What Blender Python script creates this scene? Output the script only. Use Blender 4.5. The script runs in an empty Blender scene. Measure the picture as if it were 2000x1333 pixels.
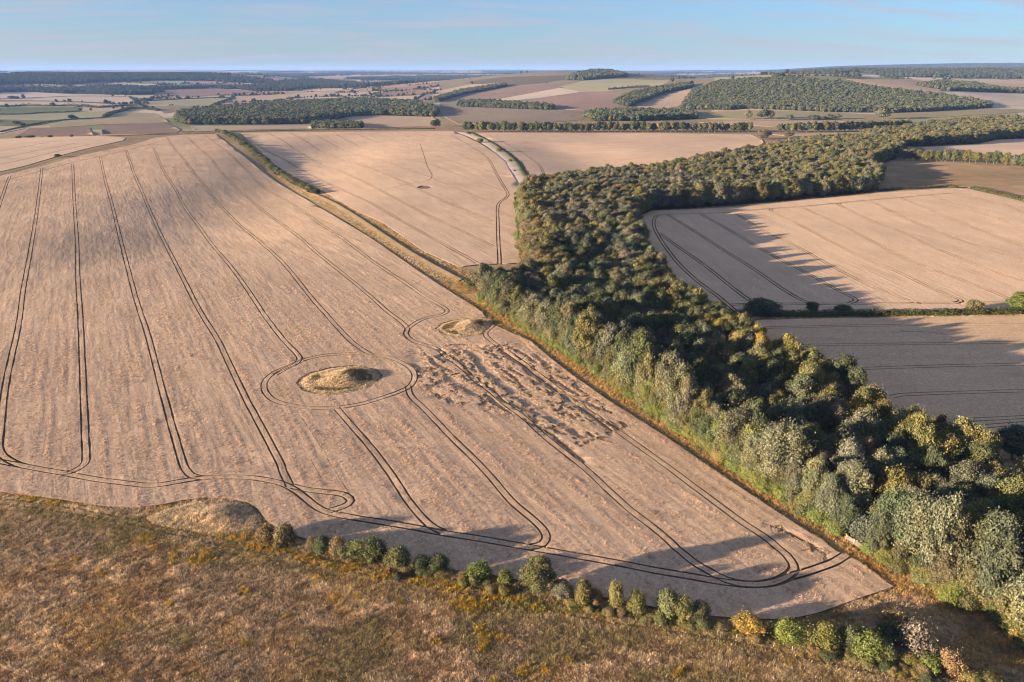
import bpy, math, random
import numpy as np
from mathutils.geometry import delaunay_2d_cdt

R = math.radians
random.seed(7)
rng = np.random.default_rng(7)
sc = bpy.context.scene
C = sc.collection

# ------------------------------------------------------------------ camera, sky, sun, exposure
CAM_H, PITCH = 100.0, R(21.7)
cam = bpy.data.objects.new('camera', bpy.data.cameras.new('camera'))
C.objects.link(cam)
cam.location = (0, 0, CAM_H)
cam.rotation_euler = (R(90) - PITCH, 0, 0)
cam.data.sensor_width, cam.data.lens = 36.0, 24.0
cam.data.clip_start, cam.data.clip_end = 1.0, 80000.0
sc.camera = cam

SUN_EL, SUN_AZ = R(8.5), R(251.6)          # azimuth clockwise from +Y
world = bpy.data.worlds.new('World')
sc.world = world
world.use_nodes = True
wt = world.node_tree
wb = wt.nodes['Background']
wb.inputs[1].default_value = 0.065
sky = wt.nodes.new('ShaderNodeTexSky')
sky.sky_type = 'NISHITA'
sky.sun_disc = False
sky.sun_elevation, sky.sun_rotation = SUN_EL, SUN_AZ
sky.air_density, sky.dust_density, sky.ozone_density = 1.0, 0.1, 6.5
# thin cirrus over the whole sky dome
tc = wt.nodes.new('ShaderNodeTexCoord')
sep = wt.nodes.new('ShaderNodeSeparateXYZ')
wt.links.new(tc.outputs['Generated'], sep.inputs[0])
def wm(op, a, b=None):
    n = wt.nodes.new('ShaderNodeMath'); n.operation = op
    for i, v in enumerate((a, b)):
        if v is None: continue
        if isinstance(v, (int, float)): n.inputs[i].default_value = v
        else: wt.links.new(v, n.inputs[i])
    return n.outputs[0]
zz = wm('ADD', wm('MAXIMUM', sep.outputs[2], 0.0), 0.10)
cx, cy = wm('DIVIDE', sep.outputs[0], zz), wm('DIVIDE', sep.outputs[1], zz)
cmb = wt.nodes.new('ShaderNodeCombineXYZ')
wt.links.new(wm('ADD', wm('MULTIPLY', cx, 0.34), wm('MULTIPLY', cy, 0.10)), cmb.inputs[0])
wt.links.new(wm('ADD', wm('MULTIPLY', cy, 0.95), wm('MULTIPLY', cx, -0.12)), cmb.inputs[1])
cn = wt.nodes.new('ShaderNodeTexNoise')
cn.inputs['Scale'].default_value, cn.inputs['Detail'].default_value, cn.inputs['Roughness'].default_value = 1.9, 8, 0.62
cn.inputs['Distortion'].default_value = 0.5
wt.links.new(cmb.outputs[0], cn.inputs['Vector'])
cr = wt.nodes.new('ShaderNodeMapRange')
cr.interpolation_type = 'SMOOTHSTEP'
cr.inputs[1].default_value, cr.inputs[2].default_value = 0.42, 0.70
cr.inputs[3].default_value, cr.inputs[4].default_value = 0.42, 0.86
wt.links.new(cn.outputs[0], cr.inputs[0])
cm = wt.nodes.new('ShaderNodeMix'); cm.data_type = 'RGBA'
cm.inputs['B'].default_value = (1.92, 1.96, 2.30, 1)   # cirrus: the white of thin sunlit ice cloud
wt.links.new(cr.outputs[0], cm.inputs['Factor'])
wt.links.new(sky.outputs[0], cm.inputs['A'])
wt.links.new(cm.outputs['Result'], wb.inputs[0])

sun = bpy.data.objects.new('sun', bpy.data.lights.new('sun', 'SUN'))
C.objects.link(sun)
sun.data.energy, sun.data.angle = 5.0, R(0.5)
sun.data.color = (1.0, 0.77, 0.56)
sun.rotation_euler = (R(90) - SUN_EL, 0, -SUN_AZ + R(180))
sc.view_settings.view_transform = 'Standard'
sc.view_settings.look = 'None'
sc.view_settings.exposure = 2.09
sc.view_settings.gamma = 1
sc.view_settings.use_curve_mapping = False
sc.render.engine = 'CYCLES'
sc.cycles.max_bounces = 5
sc.cycles.diffuse_bounces = 3
sc.cycles.transmission_bounces = 3
sc.cycles.volume_bounces = 0
sc.cycles.use_denoising = True
sc.cycles.pixel_filter_type = 'BLACKMAN_HARRIS'
sc.cycles.filter_width = 1.15

# ------------------------------------------------------------------ terrain function and pixel -> ground
def sm(a, b, x):
    t = np.clip((np.asarray(x, float) - a) / (b - a), 0, 1)
    return t * t * (3 - 2 * t)

def _hash(ix, iy, s):
    n = (ix.astype(np.int64) * 374761393 + iy.astype(np.int64) * 668265263 + s * 974634497) & 0x7fffffff
    n = ((n ^ (n >> 13)) * 1274126177) & 0x7fffffff
    return ((n ^ (n >> 16)) & 0xffff) / 65535.0

def vnoise(x, y, s=0):
    x = np.asarray(x, float); y = np.asarray(y, float)
    ix, iy = np.floor(x), np.floor(y)
    fx, fy = x - ix, y - iy
    fx, fy = fx * fx * (3 - 2 * fx), fy * fy * (3 - 2 * fy)
    ix, iy = ix.astype(np.int64), iy.astype(np.int64)
    a, b = _hash(ix, iy, s), _hash(ix + 1, iy, s)
    c, d = _hash(ix, iy + 1, s), _hash(ix + 1, iy + 1, s)
    return (a * (1 - fx) + b * fx) * (1 - fy) + (c * (1 - fx) + d * fx) * fy

def fbm(x, y, s=0, o=3):
    v, a, t = 0, 1.0, 0
    for k in range(o):
        v = v + a * vnoise(x * 2 ** k, y * 2 ** k, s + k * 17); t += a; a *= 0.5
    return v / t

def hgt(x, y):
    x = np.asarray(x, float); y = np.asarray(y, float)
    r = np.hypot(x, y); az = np.arctan2(x, y)
    z = np.zeros_like(r)
    xc = np.interp(y, [330, 384, 568, 823, 1150], [-196, -200, -214, -236, -246])
    z -= 6.5 * sm(300, 470, y) * (1 - sm(1000, 1200, y)) * np.exp(-((x - xc) / 78) ** 2)
    z -= 1.2 * sm(480, 620, y) * (1 - sm(900, 1050, y)) * np.exp(-((x - np.interp(y, [500, 700, 1000], [-235, -270, -310])) / 55) ** 2)
    xc = np.interp(y, [650, 756, 900, 1050], [112, 98, 72, 46])
    z -= 4.2 * sm(640, 760, y) * (1 - sm(1000, 1130, y)) * np.exp(-((x - xc) / 62) ** 2)
    z += (fbm(x / 140, y / 140, 3, 2) - 0.5) * 2.4 * sm(150, 500, r) * (1 - sm(3000, 5000, r))
    z += 9 * sm(110, 520, x) * sm(230, 400, y) * (1 - sm(800, 1150, y))
    left = 1 - sm(-0.16, 0.10, az)
    z -= (7 + 13 * left) * sm(1190, 1750, r) * (1 - sm(3600, 6000, r)) * (1 - 0.9 * sm(0.22, 0.36, az))
    def g(cx, cy, h, sx, sy): return h * np.exp(-0.5 * (((x - cx) / sx) ** 2 + ((y - cy) / sy) ** 2))
    z += g(1010, 2720, 57, 430, 400)
    z += g(1250, 2450, 15, 260, 300)
    z += g(470, 4150, 76, 640, 950)
    z += g(-100, 4300, 28, 620, 500)
    front = (y > 0)
    z += 36 * sm(0.30, 0.44, az) * sm(2700, 3500, r) * front
    z += 54 * np.exp(-((r - 5300) / 750) ** 2) * sm(0.26, 0.38, az) * front
    z += 88 * np.exp(-((r - 12500) / 1900) ** 2) * sm(0.18, 0.56, az) * front
    z += 60 * np.exp(-((r - 6000) / 900) ** 2) * (1 - sm(-0.36, -0.20, az)) * front
    z += 22 * sm(5000, 9000, r) + 46 * sm(9500, 20000, r)
    far = sm(4300, 8000, r)
    z += far * (fbm(x / 2600 + 3.3, y / 2600, 11, 3) - 0.5) * (34 + 34 * sm(9000, 20000, r))
    return z

F, CX, CY = 2000 / 36 * 24, 1000.0, 666.5
cp, sp = math.cos(PITCH), math.sin(PITCH)
_S = np.geomspace(50, 32000, 1600)
def P(pts):
    """points of the photograph (2000 x 1333 pixels) -> where their rays meet the terrain (x, y)"""
    pts = np.atleast_2d(np.asarray(pts, float))
    u = (pts[:, 0] - CX) / F; v = (pts[:, 1] - CY) / F
    dx, dy, dz = u, cp - v * sp, -sp - v * cp
    hd = np.hypot(dx, dy); ex, ey, sl = dx / hd, dy / hd, dz / hd
    out = np.empty((len(pts), 2))
    for a in range(0, len(pts), 400):
        b = slice(a, a + 400)
        X, Y = ex[b, None] * _S, ey[b, None] * _S
        D = CAM_H + sl[b, None] * _S - hgt(X, Y)
        neg = D < 0
        i = np.where(neg.any(1), neg.argmax(1), len(_S) - 1)
        i = np.maximum(i, 1)
        k = np.arange(len(i))
        d0, d1 = D[k, i - 1], D[k, i]
        t = np.clip(d0 / np.where(np.abs(d0 - d1) < 1e-9, 1e-9, d0 - d1), 0, 1)
        s = _S[i - 1] + t * (_S[i] - _S[i - 1])
        for _ in range(3):
            f = CAM_H + sl[b] * s - hgt(ex[b] * s, ey[b] * s)
            e = 0.5
            g = (CAM_H + sl[b] * (s + e) - hgt(ex[b] * (s + e), ey[b] * (s + e)) - f) / e
            s = s - np.clip(np.where(np.abs(g) > 1e-4, f / g, 0), -30, 30)
        out[b, 0], out[b, 1] = ex[b] * s, ey[b] * s
    return out

def proj(x, y, z):
    """world -> photograph pixels and depth along the optical axis"""
    dz = z - CAM_H
    dep = y * cp - dz * sp
    dn = -y * sp - dz * cp
    return CX + F * x / dep, CY + F * dn / dep, dep

def densify(p, step, closed=False):
    p = np.asarray(p, float)
    q = np.vstack([p, p[:1]]) if closed else p
    out = []
    for a, b in zip(q[:-1], q[1:]):
        n = max(1, int(math.ceil(np.hypot(*(b - a)) / step)))
        for k in range(n): out.append(a + (b - a) * k / n)
    if not closed: out.append(q[-1])
    return np.array(out)

def smooth_line(p, step):
    """Catmull-Rom through the points, then even spacing"""
    p = np.asarray(p, float)
    q = np.vstack([2 * p[0] - p[1], p, 2 * p[-1] - p[-2]])
    out = []
    for i in range(1, len(q) - 2):
        a, b, c, d = q[i - 1], q[i], q[i + 1], q[i + 2]
        n = max(2, int(np.hypot(*(c - b)) / (step * 0.5)))
        t = (np.arange(n) / n)[:, None]
        out.append(0.5 * (2 * b + (c - a) * t + (2 * a - 5 * b + 4 * c - d) * t ** 2 + (3 * b - a - 3 * c + d) * t ** 3))
    o = np.vstack(out + [p[-1:]])
    L = np.r_[0, np.cumsum(np.hypot(*np.diff(o, axis=0).T))]
    m = max(2, int(L[-1] / step) + 1)
    s = np.linspace(0, L[-1], m)
    return np.c_[np.interp(s, L, o[:, 0]), np.interp(s, L, o[:, 1])]

def pip(x, y, poly):
    x = np.asarray(x, float); y = np.asarray(y, float)
    ins = np.zeros(x.shape, bool)
    bb = (x >= poly[:, 0].min()) & (x <= poly[:, 0].max()) & (y >= poly[:, 1].min()) & (y <= poly[:, 1].max())
    if not bb.any(): return ins
    xs, ys = x[bb], y[bb]
    r = np.zeros(xs.shape, bool)
    a = poly; b = np.roll(poly, -1, 0)
    for (x0, y0), (x1, y1) in zip(a, b):
        if y0 == y1: continue
        c = ((y0 > ys) != (y1 > ys)) & (xs < (x1 - x0) * (ys - y0) / (y1 - y0) + x0)
        r ^= c
    ins[bb] = r
    return ins

def dist_line(x, y, line):
    x = np.asarray(x, float); y = np.asarray(y, float)
    best = np.full(x.shape, 1e18)
    for (x0, y0), (x1, y1) in zip(line[:-1], line[1:]):
        ux, uy = x1 - x0, y1 - y0
        l2 = ux * ux + uy * uy + 1e-12
        t = np.clip(((x - x0) * ux + (y - y0) * uy) / l2, 0, 1)
        best = np.minimum(best, (x - x0 - t * ux) ** 2 + (y - y0 - t * uy) ** 2)
    return np.sqrt(best)

def ccw(p):
    a = 0.5 * np.sum(p[:, 0] * np.roll(p[:, 1], -1) - np.roll(p[:, 0], -1) * p[:, 1])
    return p if a > 0 else p[::-1]

def PX(p, step=25): return P(densify(p, step))
def PXC(p, step=25): return ccw(P(densify(p, step, True)))

# ------------------------------------------------------------------ materials
def mat(name):
    m = bpy.data.materials.new(name); m.use_nodes = True
    nt = m.node_tree
    b = nt.nodes['Principled BSDF']
    b.inputs['Roughness'].default_value = 1.0
    b.inputs['Specular IOR Level'].default_value = 0.0
    return m, nt, b

class NB:
    def __init__(s, nt): s.nt = nt
    def n(s, t, **k):
        o = s.nt.nodes.new(t)
        for a, v in k.items(): setattr(o, a, v)
        return o
    def l(s, a, b): s.nt.links.new(a, b)
    def math(s, op, a, b=None, c=None):
        n = s.n('ShaderNodeMath', operation=op)
        for i, v in enumerate((a, b, c)):
            if v is None: continue
            if isinstance(v, (int, float)): n.inputs[i].default_value = v
            else: s.l(v, n.inputs[i])
        return n.outputs[0]
    def noise(s, vec, scale, detail=3, rough=0.55, dist=0.0):
        n = s.n('ShaderNodeTexNoise')
        n.inputs['Scale'].default_value = scale; n.inputs['Detail'].default_value = detail
        n.inputs['Roughness'].default_value = rough; n.inputs['Distortion'].default_value = dist
        s.l(vec, n.inputs['Vector']); return n.outputs[0]
    def rng(s, v, a, b, c, d):
        n = s.n('ShaderNodeMapRange')
        for i, q in enumerate((a, b, c, d)): n.inputs[i + 1].default_value = q
        s.l(v, n.inputs[0]); return n.outputs[0]
    def mix(s, f, a, b, blend='MIX'):
        n = s.n('ShaderNodeMix', data_type='RGBA', blend_type=blend)
        for k, v in (('Factor', f), ('A', a), ('B', b)):
            i = n.inputs[k] if k != 'Factor' else n.inputs[0]
            if k != 'Factor': i = [q for q in n.inputs if q.name == k and q.type == 'RGBA'][0]
            if isinstance(v, (int, float)): i.default_value = v
            elif isinstance(v, tuple): i.default_value = (*v, 1)
            else: s.l(v, i)
        return [o for o in n.outputs if o.type == 'RGBA'][0]
    def vscale(s, col, val):
        n = s.n('ShaderNodeVectorMath', operation='SCALE')
        s.l(col, n.inputs[0])
        if isinstance(val, (int, float)): n.inputs['Scale'].default_value = val
        else: s.l(val, n.inputs['Scale'])
        return n.outputs[0]

def crop_mat(name, base, ang, speck=0.05, streak=0.16, patch=0.10, dark=(0.70, 0.64, 0.56), row=0.0):
    """ripe cereal crop seen from above: ears, wind-combed streaks along the drilling direction, soft patches"""
    m, nt, b = mat(name); k = NB(nt)
    pos = k.n('ShaderNodeNewGeometry').outputs['Position']
    mp = k.n('ShaderNodeMapping'); mp.inputs['Rotation'].default_value = (0, 0, ang)
    k.l(pos, mp.inputs[0])
    p = mp.outputs[0]                                     # x across the rows, y along them
    st = k.n('ShaderNodeMapping'); st.inputs['Scale'].default_value = (0.42, 0.06, 0.05); k.l(p, st.inputs[0])
    s1 = k.noise(st.outputs[0], 1.0, 3, 0.55, 0.6)
    st2 = k.n('ShaderNodeMapping'); st2.inputs['Scale'].default_value = (0.10, 0.022, 0.02); st2.inputs['Rotation'].default_value = (0, 0, R(14)); k.l(p, st2.inputs[0])
    s2 = k.noise(st2.outputs[0], 1.0, 3, 0.5, 0.4)
    sp1 = k.noise(p, 0.95, 4, 0.7)
    sp0 = k.noise(p, 2.6, 2, 0.6)
    big = k.noise(p, 0.011, 3, 0.55)
    mid = k.noise(p, 0.05, 3, 0.6)
    sp2 = k.noise(p, 1.7, 2, 0.75)
    col = k.mix(k.rng(k.math('ADD', k.math('MULTIPLY', sp1, 0.5), k.math('MULTIPLY', sp2, 0.5)), 0.36, 0.64, 0, 1), tuple(c * d for c, d in zip(base, dark)), tuple(min(1, c * 1.2) for c in base))
    col = k.mix(k.rng(s1, 0.36, 0.66, 0.35, 0), col, tuple(c * d for c, d in zip(base, (0.78, 0.74, 0.70))))
    f = k.math('MULTIPLY', k.rng(big, 0.3, 0.7, 1 - patch, 1 + patch), k.rng(mid, 0.3, 0.7, 1 - patch * 0.6, 1 + patch * 0.6))
    f = k.math('MULTIPLY', f, k.rng(s2, 0.3, 0.7, 0.93, 1.07))
    k.l(k.vscale(col, f), b.inputs['Base Color'])
    h = k.math('ADD', k.math('MULTIPLY', sp1, speck * 1.6), k.math('MULTIPLY', sp0, speck * 0.5))
    h = k.math('ADD', h, k.math('MULTIPLY', s1, streak))
    h = k.math('ADD', h, k.math('MULTIPLY', s2, streak * 2.4))
    h = k.math('ADD', h, k.math('MULTIPLY', mid, streak * 2.0))
    if row:
        sx = k.n('ShaderNodeSeparateXYZ'); k.l(p, sx.inputs[0])
        h = k.math('ADD', h, k.math('MULTIPLY', k.math('SINE', k.math('MULTIPLY', sx.outputs[0], 2 * math.pi / 3.0)), row))
    bp = k.n('ShaderNodeBump'); bp.inputs['Strength'].default_value = 1.0; bp.inputs['Distance'].default_value = 1.0
    k.l(h, bp.inputs['Height']); k.l(bp.outputs[0], b.inputs['Normal'])
    b.inputs['Sheen Weight'].default_value = 0.0
    return m

def ground_mat():
    m, nt, b = mat('rough_ground'); k = NB(nt)
    at = k.n('ShaderNodeAttribute', attribute_name='ground'); at.attribute_type = 'GEOMETRY'
    pos = k.n('ShaderNodeNewGeometry').outputs['Position']
    a = k.noise(pos, 0.8, 4, 0.65); c = k.noise(pos, 0.09, 4, 0.6); d = k.noise(pos, 0.004, 4, 0.6)
    f = k.math('MULTIPLY', k.rng(a, 0.28, 0.72, 0.72, 1.28), k.rng(c, 0.3, 0.7, 0.82, 1.18))
    f = k.math('MULTIPLY', f, k.rng(d, 0.3, 0.7, 0.88, 1.12))
    k.l(k.vscale(at.outputs['Color'], f), b.inputs['Base Color'])
    bp = k.n('ShaderNodeBump'); bp.inputs['Distance'].default_value = 1.0; bp.inputs['Strength'].default_value = 1.0
    k.l(k.math('ADD', k.math('MULTIPLY', a, 0.16), k.math('MULTIPLY', c, 0.5)), bp.inputs['Height'])
    k.l(bp.outputs[0], b.inputs['Normal'])
    return m

def leaf_mat(name, var=0.5, transl=0.22, noise_scale=0.25):
    m = bpy.data.materials.new(name); m.use_nodes = True
    nt = m.node_tree; nt.nodes.clear(); k = NB(nt)
    out = k.n('ShaderNodeOutputMaterial')
    at = k.n('ShaderNodeAttribute', attribute_name='tint'); at.attribute_type = 'INSTANCER'
    v = k.n('ShaderNodeAttribute', attribute_name='leaf'); v.attribute_type = 'GEOMETRY'
    pos = k.n('ShaderNodeNewGeometry').outputs['Position']
    nz = k.noise(pos, noise_scale, 3, 0.6)
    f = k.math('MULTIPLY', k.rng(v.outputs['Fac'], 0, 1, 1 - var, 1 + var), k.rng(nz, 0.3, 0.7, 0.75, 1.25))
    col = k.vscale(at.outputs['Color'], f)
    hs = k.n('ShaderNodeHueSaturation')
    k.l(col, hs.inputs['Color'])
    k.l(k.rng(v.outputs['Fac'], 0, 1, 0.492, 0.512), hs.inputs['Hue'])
    gold = k.noise(pos, 0.11, 3, 0.65)
    fin = k.mix(k.rng(gold, 0.42, 0.68, 0, 1), hs.outputs[0], (1.16, 1.02, 0.80), 'MULTIPLY') if name == 'foliage' else hs.outputs[0]
    d = k.n('ShaderNodeBsdfDiffuse'); t = k.n('ShaderNodeBsdfTranslucent')
    k.l(fin, d.inputs[0]); k.l(fin, t.inputs[0])
    mx = k.n('ShaderNodeMixShader'); mx.inputs[0].default_value = transl
    k.l(d.outputs[0], mx.inputs[1]); k.l(t.outputs[0], mx.inputs[2]); k.l(mx.outputs[0], out.inputs['Surface'])
    return m

def plain(name, col, noise=0.25, scale=1.2, bump=0.05):
    m, nt, b = mat(name); k = NB(nt)
    pos = k.n('ShaderNodeNewGeometry').outputs['Position']
    a = k.noise(pos, scale, 4, 0.65); c = k.noise(pos, scale * 0.07, 3, 0.6)
    col = k.mix(k.rng(a, 0.3, 0.7, 0, 1), tuple(q * (1 - noise) for q in col), tuple(q * (1 + noise) for q in col))
    k.l(k.vscale(col, k.rng(c, 0.3, 0.7, 1 - noise * 0.6, 1 + noise * 0.6)), b.inputs['Base Color'])
    bp = k.n('ShaderNodeBump'); bp.inputs['Distance'].default_value = 1.0
    k.l(k.math('MULTIPLY', a, bump * 2), bp.inputs['Height']); k.l(bp.outputs[0], b.inputs['Normal'])
    return m

M_ground = ground_mat()
M_leaf = leaf_mat('foliage')
M_grass = leaf_mat('dry_grass', 0.45, 0.30, 0.5)
M_bark = plain('bark', (0.16, 0.13, 0.10), 0.3, 3.0, 0.02)
M_stalk_shade = plain('shaded_corn_stalks', (0.19, 0.135, 0.085), 0.35, 2.5, 0.03)  # stalk colour darkened, standing in for shade inside the porous crop edge
WHEAT = (0.49, 0.365, 0.255)

# ------------------------------------------------------------------ object helpers
def link(name, me, m=None, parent=None):
    o = bpy.data.objects.new(name, me)
    C.objects.link(o)
    if m is not None and me is not None and not me.materials: me.materials.append(m)
    if parent is not None: o.parent = parent
    return o

def tag(o, label=None, cat=None, group=None, kind=None):
    for k, v in (('label', label), ('category', cat), ('group', group), ('kind', kind)):
        if v: o[k] = v
    return o

def mesh(name, V, faces, smooth=False, attr=None):
    """V (n,3), faces list of int arrays (m,3)/(m,4)"""
    me = bpy.data.meshes.new(name)
    V = np.asarray(V, np.float32)
    fs = [np.asarray(f, np.int32) for f in faces if len(f)]
    nl = sum(f.size for f in fs); nf = sum(len(f) for f in fs)
    me.vertices.add(len(V)); me.vertices.foreach_set('co', V.ravel())
    me.loops.add(nl); me.loops.foreach_set('vertex_index', np.concatenate([f.ravel() for f in fs]))
    me.polygons.add(nf)
    tot = np.concatenate([np.full(len(f), f.shape[1], np.int32) for f in fs])
    me.polygons.foreach_set('loop_start', np.r_[0, np.cumsum(tot)[:-1]].astype(np.int32))
    if smooth: me.polygons.foreach_set('use_smooth', np.ones(nf, bool))
    if attr is not None:
        for nm, dom, typ, key, arr in attr:
            a = me.attributes.new(nm, typ, dom)
            a.data.foreach_set(key, np.asarray(arr, np.float32).ravel())
    me.update(calc_edges=True); me.validate()
    return me

def ordinal(n):
    w = ['first', 'second', 'third', 'fourth', 'fifth', 'sixth', 'seventh', 'eighth', 'ninth', 'tenth', 'eleventh', 'twelfth', 'thirteenth',
         'fourteenth', 'fifteenth', 'sixteenth', 'seventeenth', 'eighteenth', 'nineteenth']
    t = ['', '', 'twent', 'thirt', 'fort', 'fift', 'sixt', 'sevent', 'eight', 'ninet']
    if n <= 19: return w[n - 1]
    if n < 100:
        return t[n // 10] + 'ieth' if n % 10 == 0 else t[n // 10] + 'y-' + w[n % 10 - 1]
    h = ('' if n < 200 else 'two ') + ('one hundred and ' if n < 200 else 'hundred and ')
    return h + ordinal(n % 100) if n % 100 else ('one' if n < 200 else 'two') + ' hundredth'

# ------------------------------------------------------------------ layout traced on the photograph (pixels), laid on the terrain
F1_px = [(-300, 905), (-150, 935), (0, 962), (60, 970), (115, 977), (160, 984), (210, 992), (270, 994), (320, 988), (360, 980), (400, 975), (450, 976),
         (485, 984), (505, 998), (520, 1018), (550, 1040), (585, 1052), (640, 1066), (700, 1085), (760, 1102), (830, 1112), (900, 1119), (960, 1126),
         (1040, 1143), (1120, 1158), (1200, 1174), (1290, 1192), (1380, 1206), (1450, 1212), (1510, 1213), (1560, 1209), (1610, 1196), (1660, 1178),
         (1700, 1164), (1744, 1150), (1712, 1125), (1680, 1103), (1655, 1088), (1632, 1080), (1607, 1060), (1562, 1032), (1515, 1002), (1410, 932),
         (1300, 856), (1200, 793), (1125, 741), (1075, 702), (1035, 668), (995, 651), (972, 640), (957, 634), (945, 618), (942, 612), (920, 597),
         (892, 580), (837, 545), (775, 502), (725, 467), (650, 422), (600, 392), (540, 357), (510, 335), (475, 305), (437, 275), (422, 263), (359, 264),
         (304, 270), (262, 283), (219, 292), (157, 305), (122, 314), (70, 328), (0, 345), (-120, 372), (-300, 430)]
F2_px = [(470, 261), (487, 277), (540, 325), (575, 346), (637, 378), (700, 415), (750, 437), (825, 490), (897, 523), (937, 518), (971, 517), (1018, 515),
         (1014, 473), (1008, 413), (1004, 387), (1018, 372), (997, 337), (987, 318), (966, 300), (937, 281), (903, 265), (884, 257), (700, 258), (560, 259)]
F3_px = [(929, 260), (945, 268), (960, 276), (994, 297), (1021, 318), (1031, 337), (1047, 360), (1060, 372), (1160, 356), (1260, 350), (1360, 330), (1480, 306),
         (1495, 290), (1488, 273), (1465, 263), (1200, 260)]
F4_px = [(1242, 440), (1247, 424), (1275, 413), (1340, 411), (1400, 408), (1475, 403), (1575, 392), (1700, 381), (1707, 379), (1862, 369), (1890, 370),
         (1950, 384), (2000, 396), (2150, 430), (2150, 602), (2000, 606), (1900, 609), (1700, 611), (1560, 612), (1440, 612), (1405, 612), (1330, 570), (1290, 530), (1262, 480)]
F5_px = [(1455, 629), (1560, 625), (1700, 623), (1850, 621), (2000, 619), (2150, 617), (2150, 900), (2060, 890), (1960, 900), (1870, 880), (1780, 845), (1650, 775), (1560, 720), (1490, 670)]
F6_px = [(-250, 280), (0, 272), (105, 268), (201, 266), (245, 270), (241, 275), (210, 282), (157, 294), (105, 308), (52, 324), (0, 336), (-120, 360), (-250, 395)]
F7_px = [(1699, 326), (1750, 314), (1839, 317), (2000, 326), (2160, 338), (2160, 424), (1960, 386), (1893, 366), (1862, 364), (1794, 370), (1716, 374), (1718, 351)]
F8_px = [(1800, 289), (1860, 285), (1912, 282), (1947, 274), (2000, 272), (2160, 270), (2160, 314), (2000, 304), (1900, 299), (1810, 295)]

T1 = [  # tramlines of the big field
    [(19, 346), (0, 400), (-25, 480), (-70, 640), (-110, 790), (-125, 850)],
    [(82, 329), (74, 400), (60, 490), (47, 562), (38, 630), (22, 705), (11, 760), (3, 830), (-1, 870), (3, 888), (20, 903), (48, 913)],
    [(142, 321), (145, 387), (150, 462), (152, 525), (157, 615), (162, 725), (166, 825), (169, 895), (167, 908), (155, 918), (137, 926), (115, 927)],
    [(196, 307), (205, 350), (220, 405), (237, 475), (250, 525), (265, 582), (287, 650), (302, 705), (320, 775), (337, 837), (350, 882), (357, 907), (365, 922), (378, 933), (402, 937)],
    [(247, 295), (262, 340), (280, 382), (305, 440), (327, 485), (350, 530), (375, 580), (400, 625), (425, 665), (450, 717), (480, 780), (500, 817), (544, 900), (554, 925), (567, 952)],
    [(300, 290), (320, 335), (345, 375), (367, 415), (390, 445), (425, 492), (462, 537), (492, 580), (520, 622), (555, 667), (579, 692), (585, 704), (576, 715), (560, 722), (537, 735)],
    [(325, 268), (340, 290), (357, 309), (380, 340), (410, 377), (440, 413), (467, 440), (500, 467), (550, 512), (604, 578), (639, 618), (677, 660), (702, 681), (728, 696)],
    [(361, 266), (383, 285), (410, 308), (432, 337), (455, 362), (487, 390), (517, 415), (575, 457), (625, 500), (675, 540), (723, 580), (754, 608), (782, 629), (794, 641), (796, 650)],
    [(400, 266), (442, 296), (475, 327), (510, 362), (550, 387), (590, 412), (620, 435), (662, 462), (712, 500), (750, 527), (800, 560), (828, 580), (852, 594), (870, 605), (873, 611),
     (863, 617), (835, 623), (817, 630), (800, 642), (793, 652), (797, 661), (811, 670), (835, 677), (852, 683), (870, 696), (898, 717), (922, 738), (957, 766), (985, 790), (1024, 819),
     (1066, 857), (1115, 896), (1150, 924), (1190, 962), (1230, 998), (1275, 1033), (1300, 1054), (1325, 1077), (1355, 1102), (1395, 1125), (1420, 1137), (1448, 1144)],
    [(966, 629), (963, 638), (950, 650), (949, 657), (957, 666), (978, 681), (1010, 702), (1062, 742), (1097, 768), (1150, 805), (1225, 858), (1300, 912), (1360, 957), (1417, 1000),
     (1450, 1024), (1490, 1050), (1525, 1077), (1541, 1094), (1550, 1110), (1546, 1121), (1528, 1134), (1500, 1143), (1470, 1145)],
    [(590, 706), (632, 697), (677, 694), (730, 695), (765, 702), (793, 715), (807, 727), (810, 741), (803, 755), (789, 764), (758, 776), (712, 790), (667, 798), (618, 800), (572, 795),
     (537, 785), (520, 770), (516, 752), (527, 737), (548, 725), (579, 712), (600, 704)],
    [(797, 757), (803, 776), (828, 800), (852, 825), (887, 862), (922, 896), (957, 933), (996, 979), (1020, 1001), (1045, 1022), (1060, 1037), (1067, 1050), (1065, 1061), (1055, 1069), (1036, 1072)],
    [(658, 800), (677, 822), (702, 851), (730, 884), (754, 916), (775, 946), (796, 979), (812, 1000), (830, 1020), (846, 1033), (866, 1043)],
    [(-150, 872), (0, 904), (62, 916), (125, 927), (187, 939), (250, 947), (300, 951), (350, 944), (387, 938), (425, 935), (475, 935), (512, 939), (550, 947), (575, 959), (595, 975),
     (617, 992), (637, 1002), (670, 1010), (725, 1020), (800, 1032), (862, 1044), (925, 1054), (1000, 1067), (1050, 1075), (1125, 1089), (1200, 1102), (1275, 1117), (1350, 1130),
     (1425, 1142), (1475, 1145), (1512, 1141), (1537, 1132), (1575, 1121), (1625, 1103), (1642, 1093), (1657, 1084)],
    [(572, 953), (612, 961), (650, 965), (670, 969), (681, 975), (685, 982), (678, 990), (662, 996), (645, 1001)],
    [(0, 356), (70, 338), (122, 324), (157, 315), (219, 301), (262, 291), (300, 281), (335, 272), (395, 270)]]
THIN1 = [[(873, 612), (900, 606), (925, 603)], [(0, 345), (120, 316)], [(607, 900), (628, 937)], [(639, 898), (665, 940), (684, 970)], [(590, 820), (630, 880)],
         [(690, 684), (697, 694)], [(573, 728), (600, 717), (640, 709)], [(785, 750), (796, 762)]]
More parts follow.
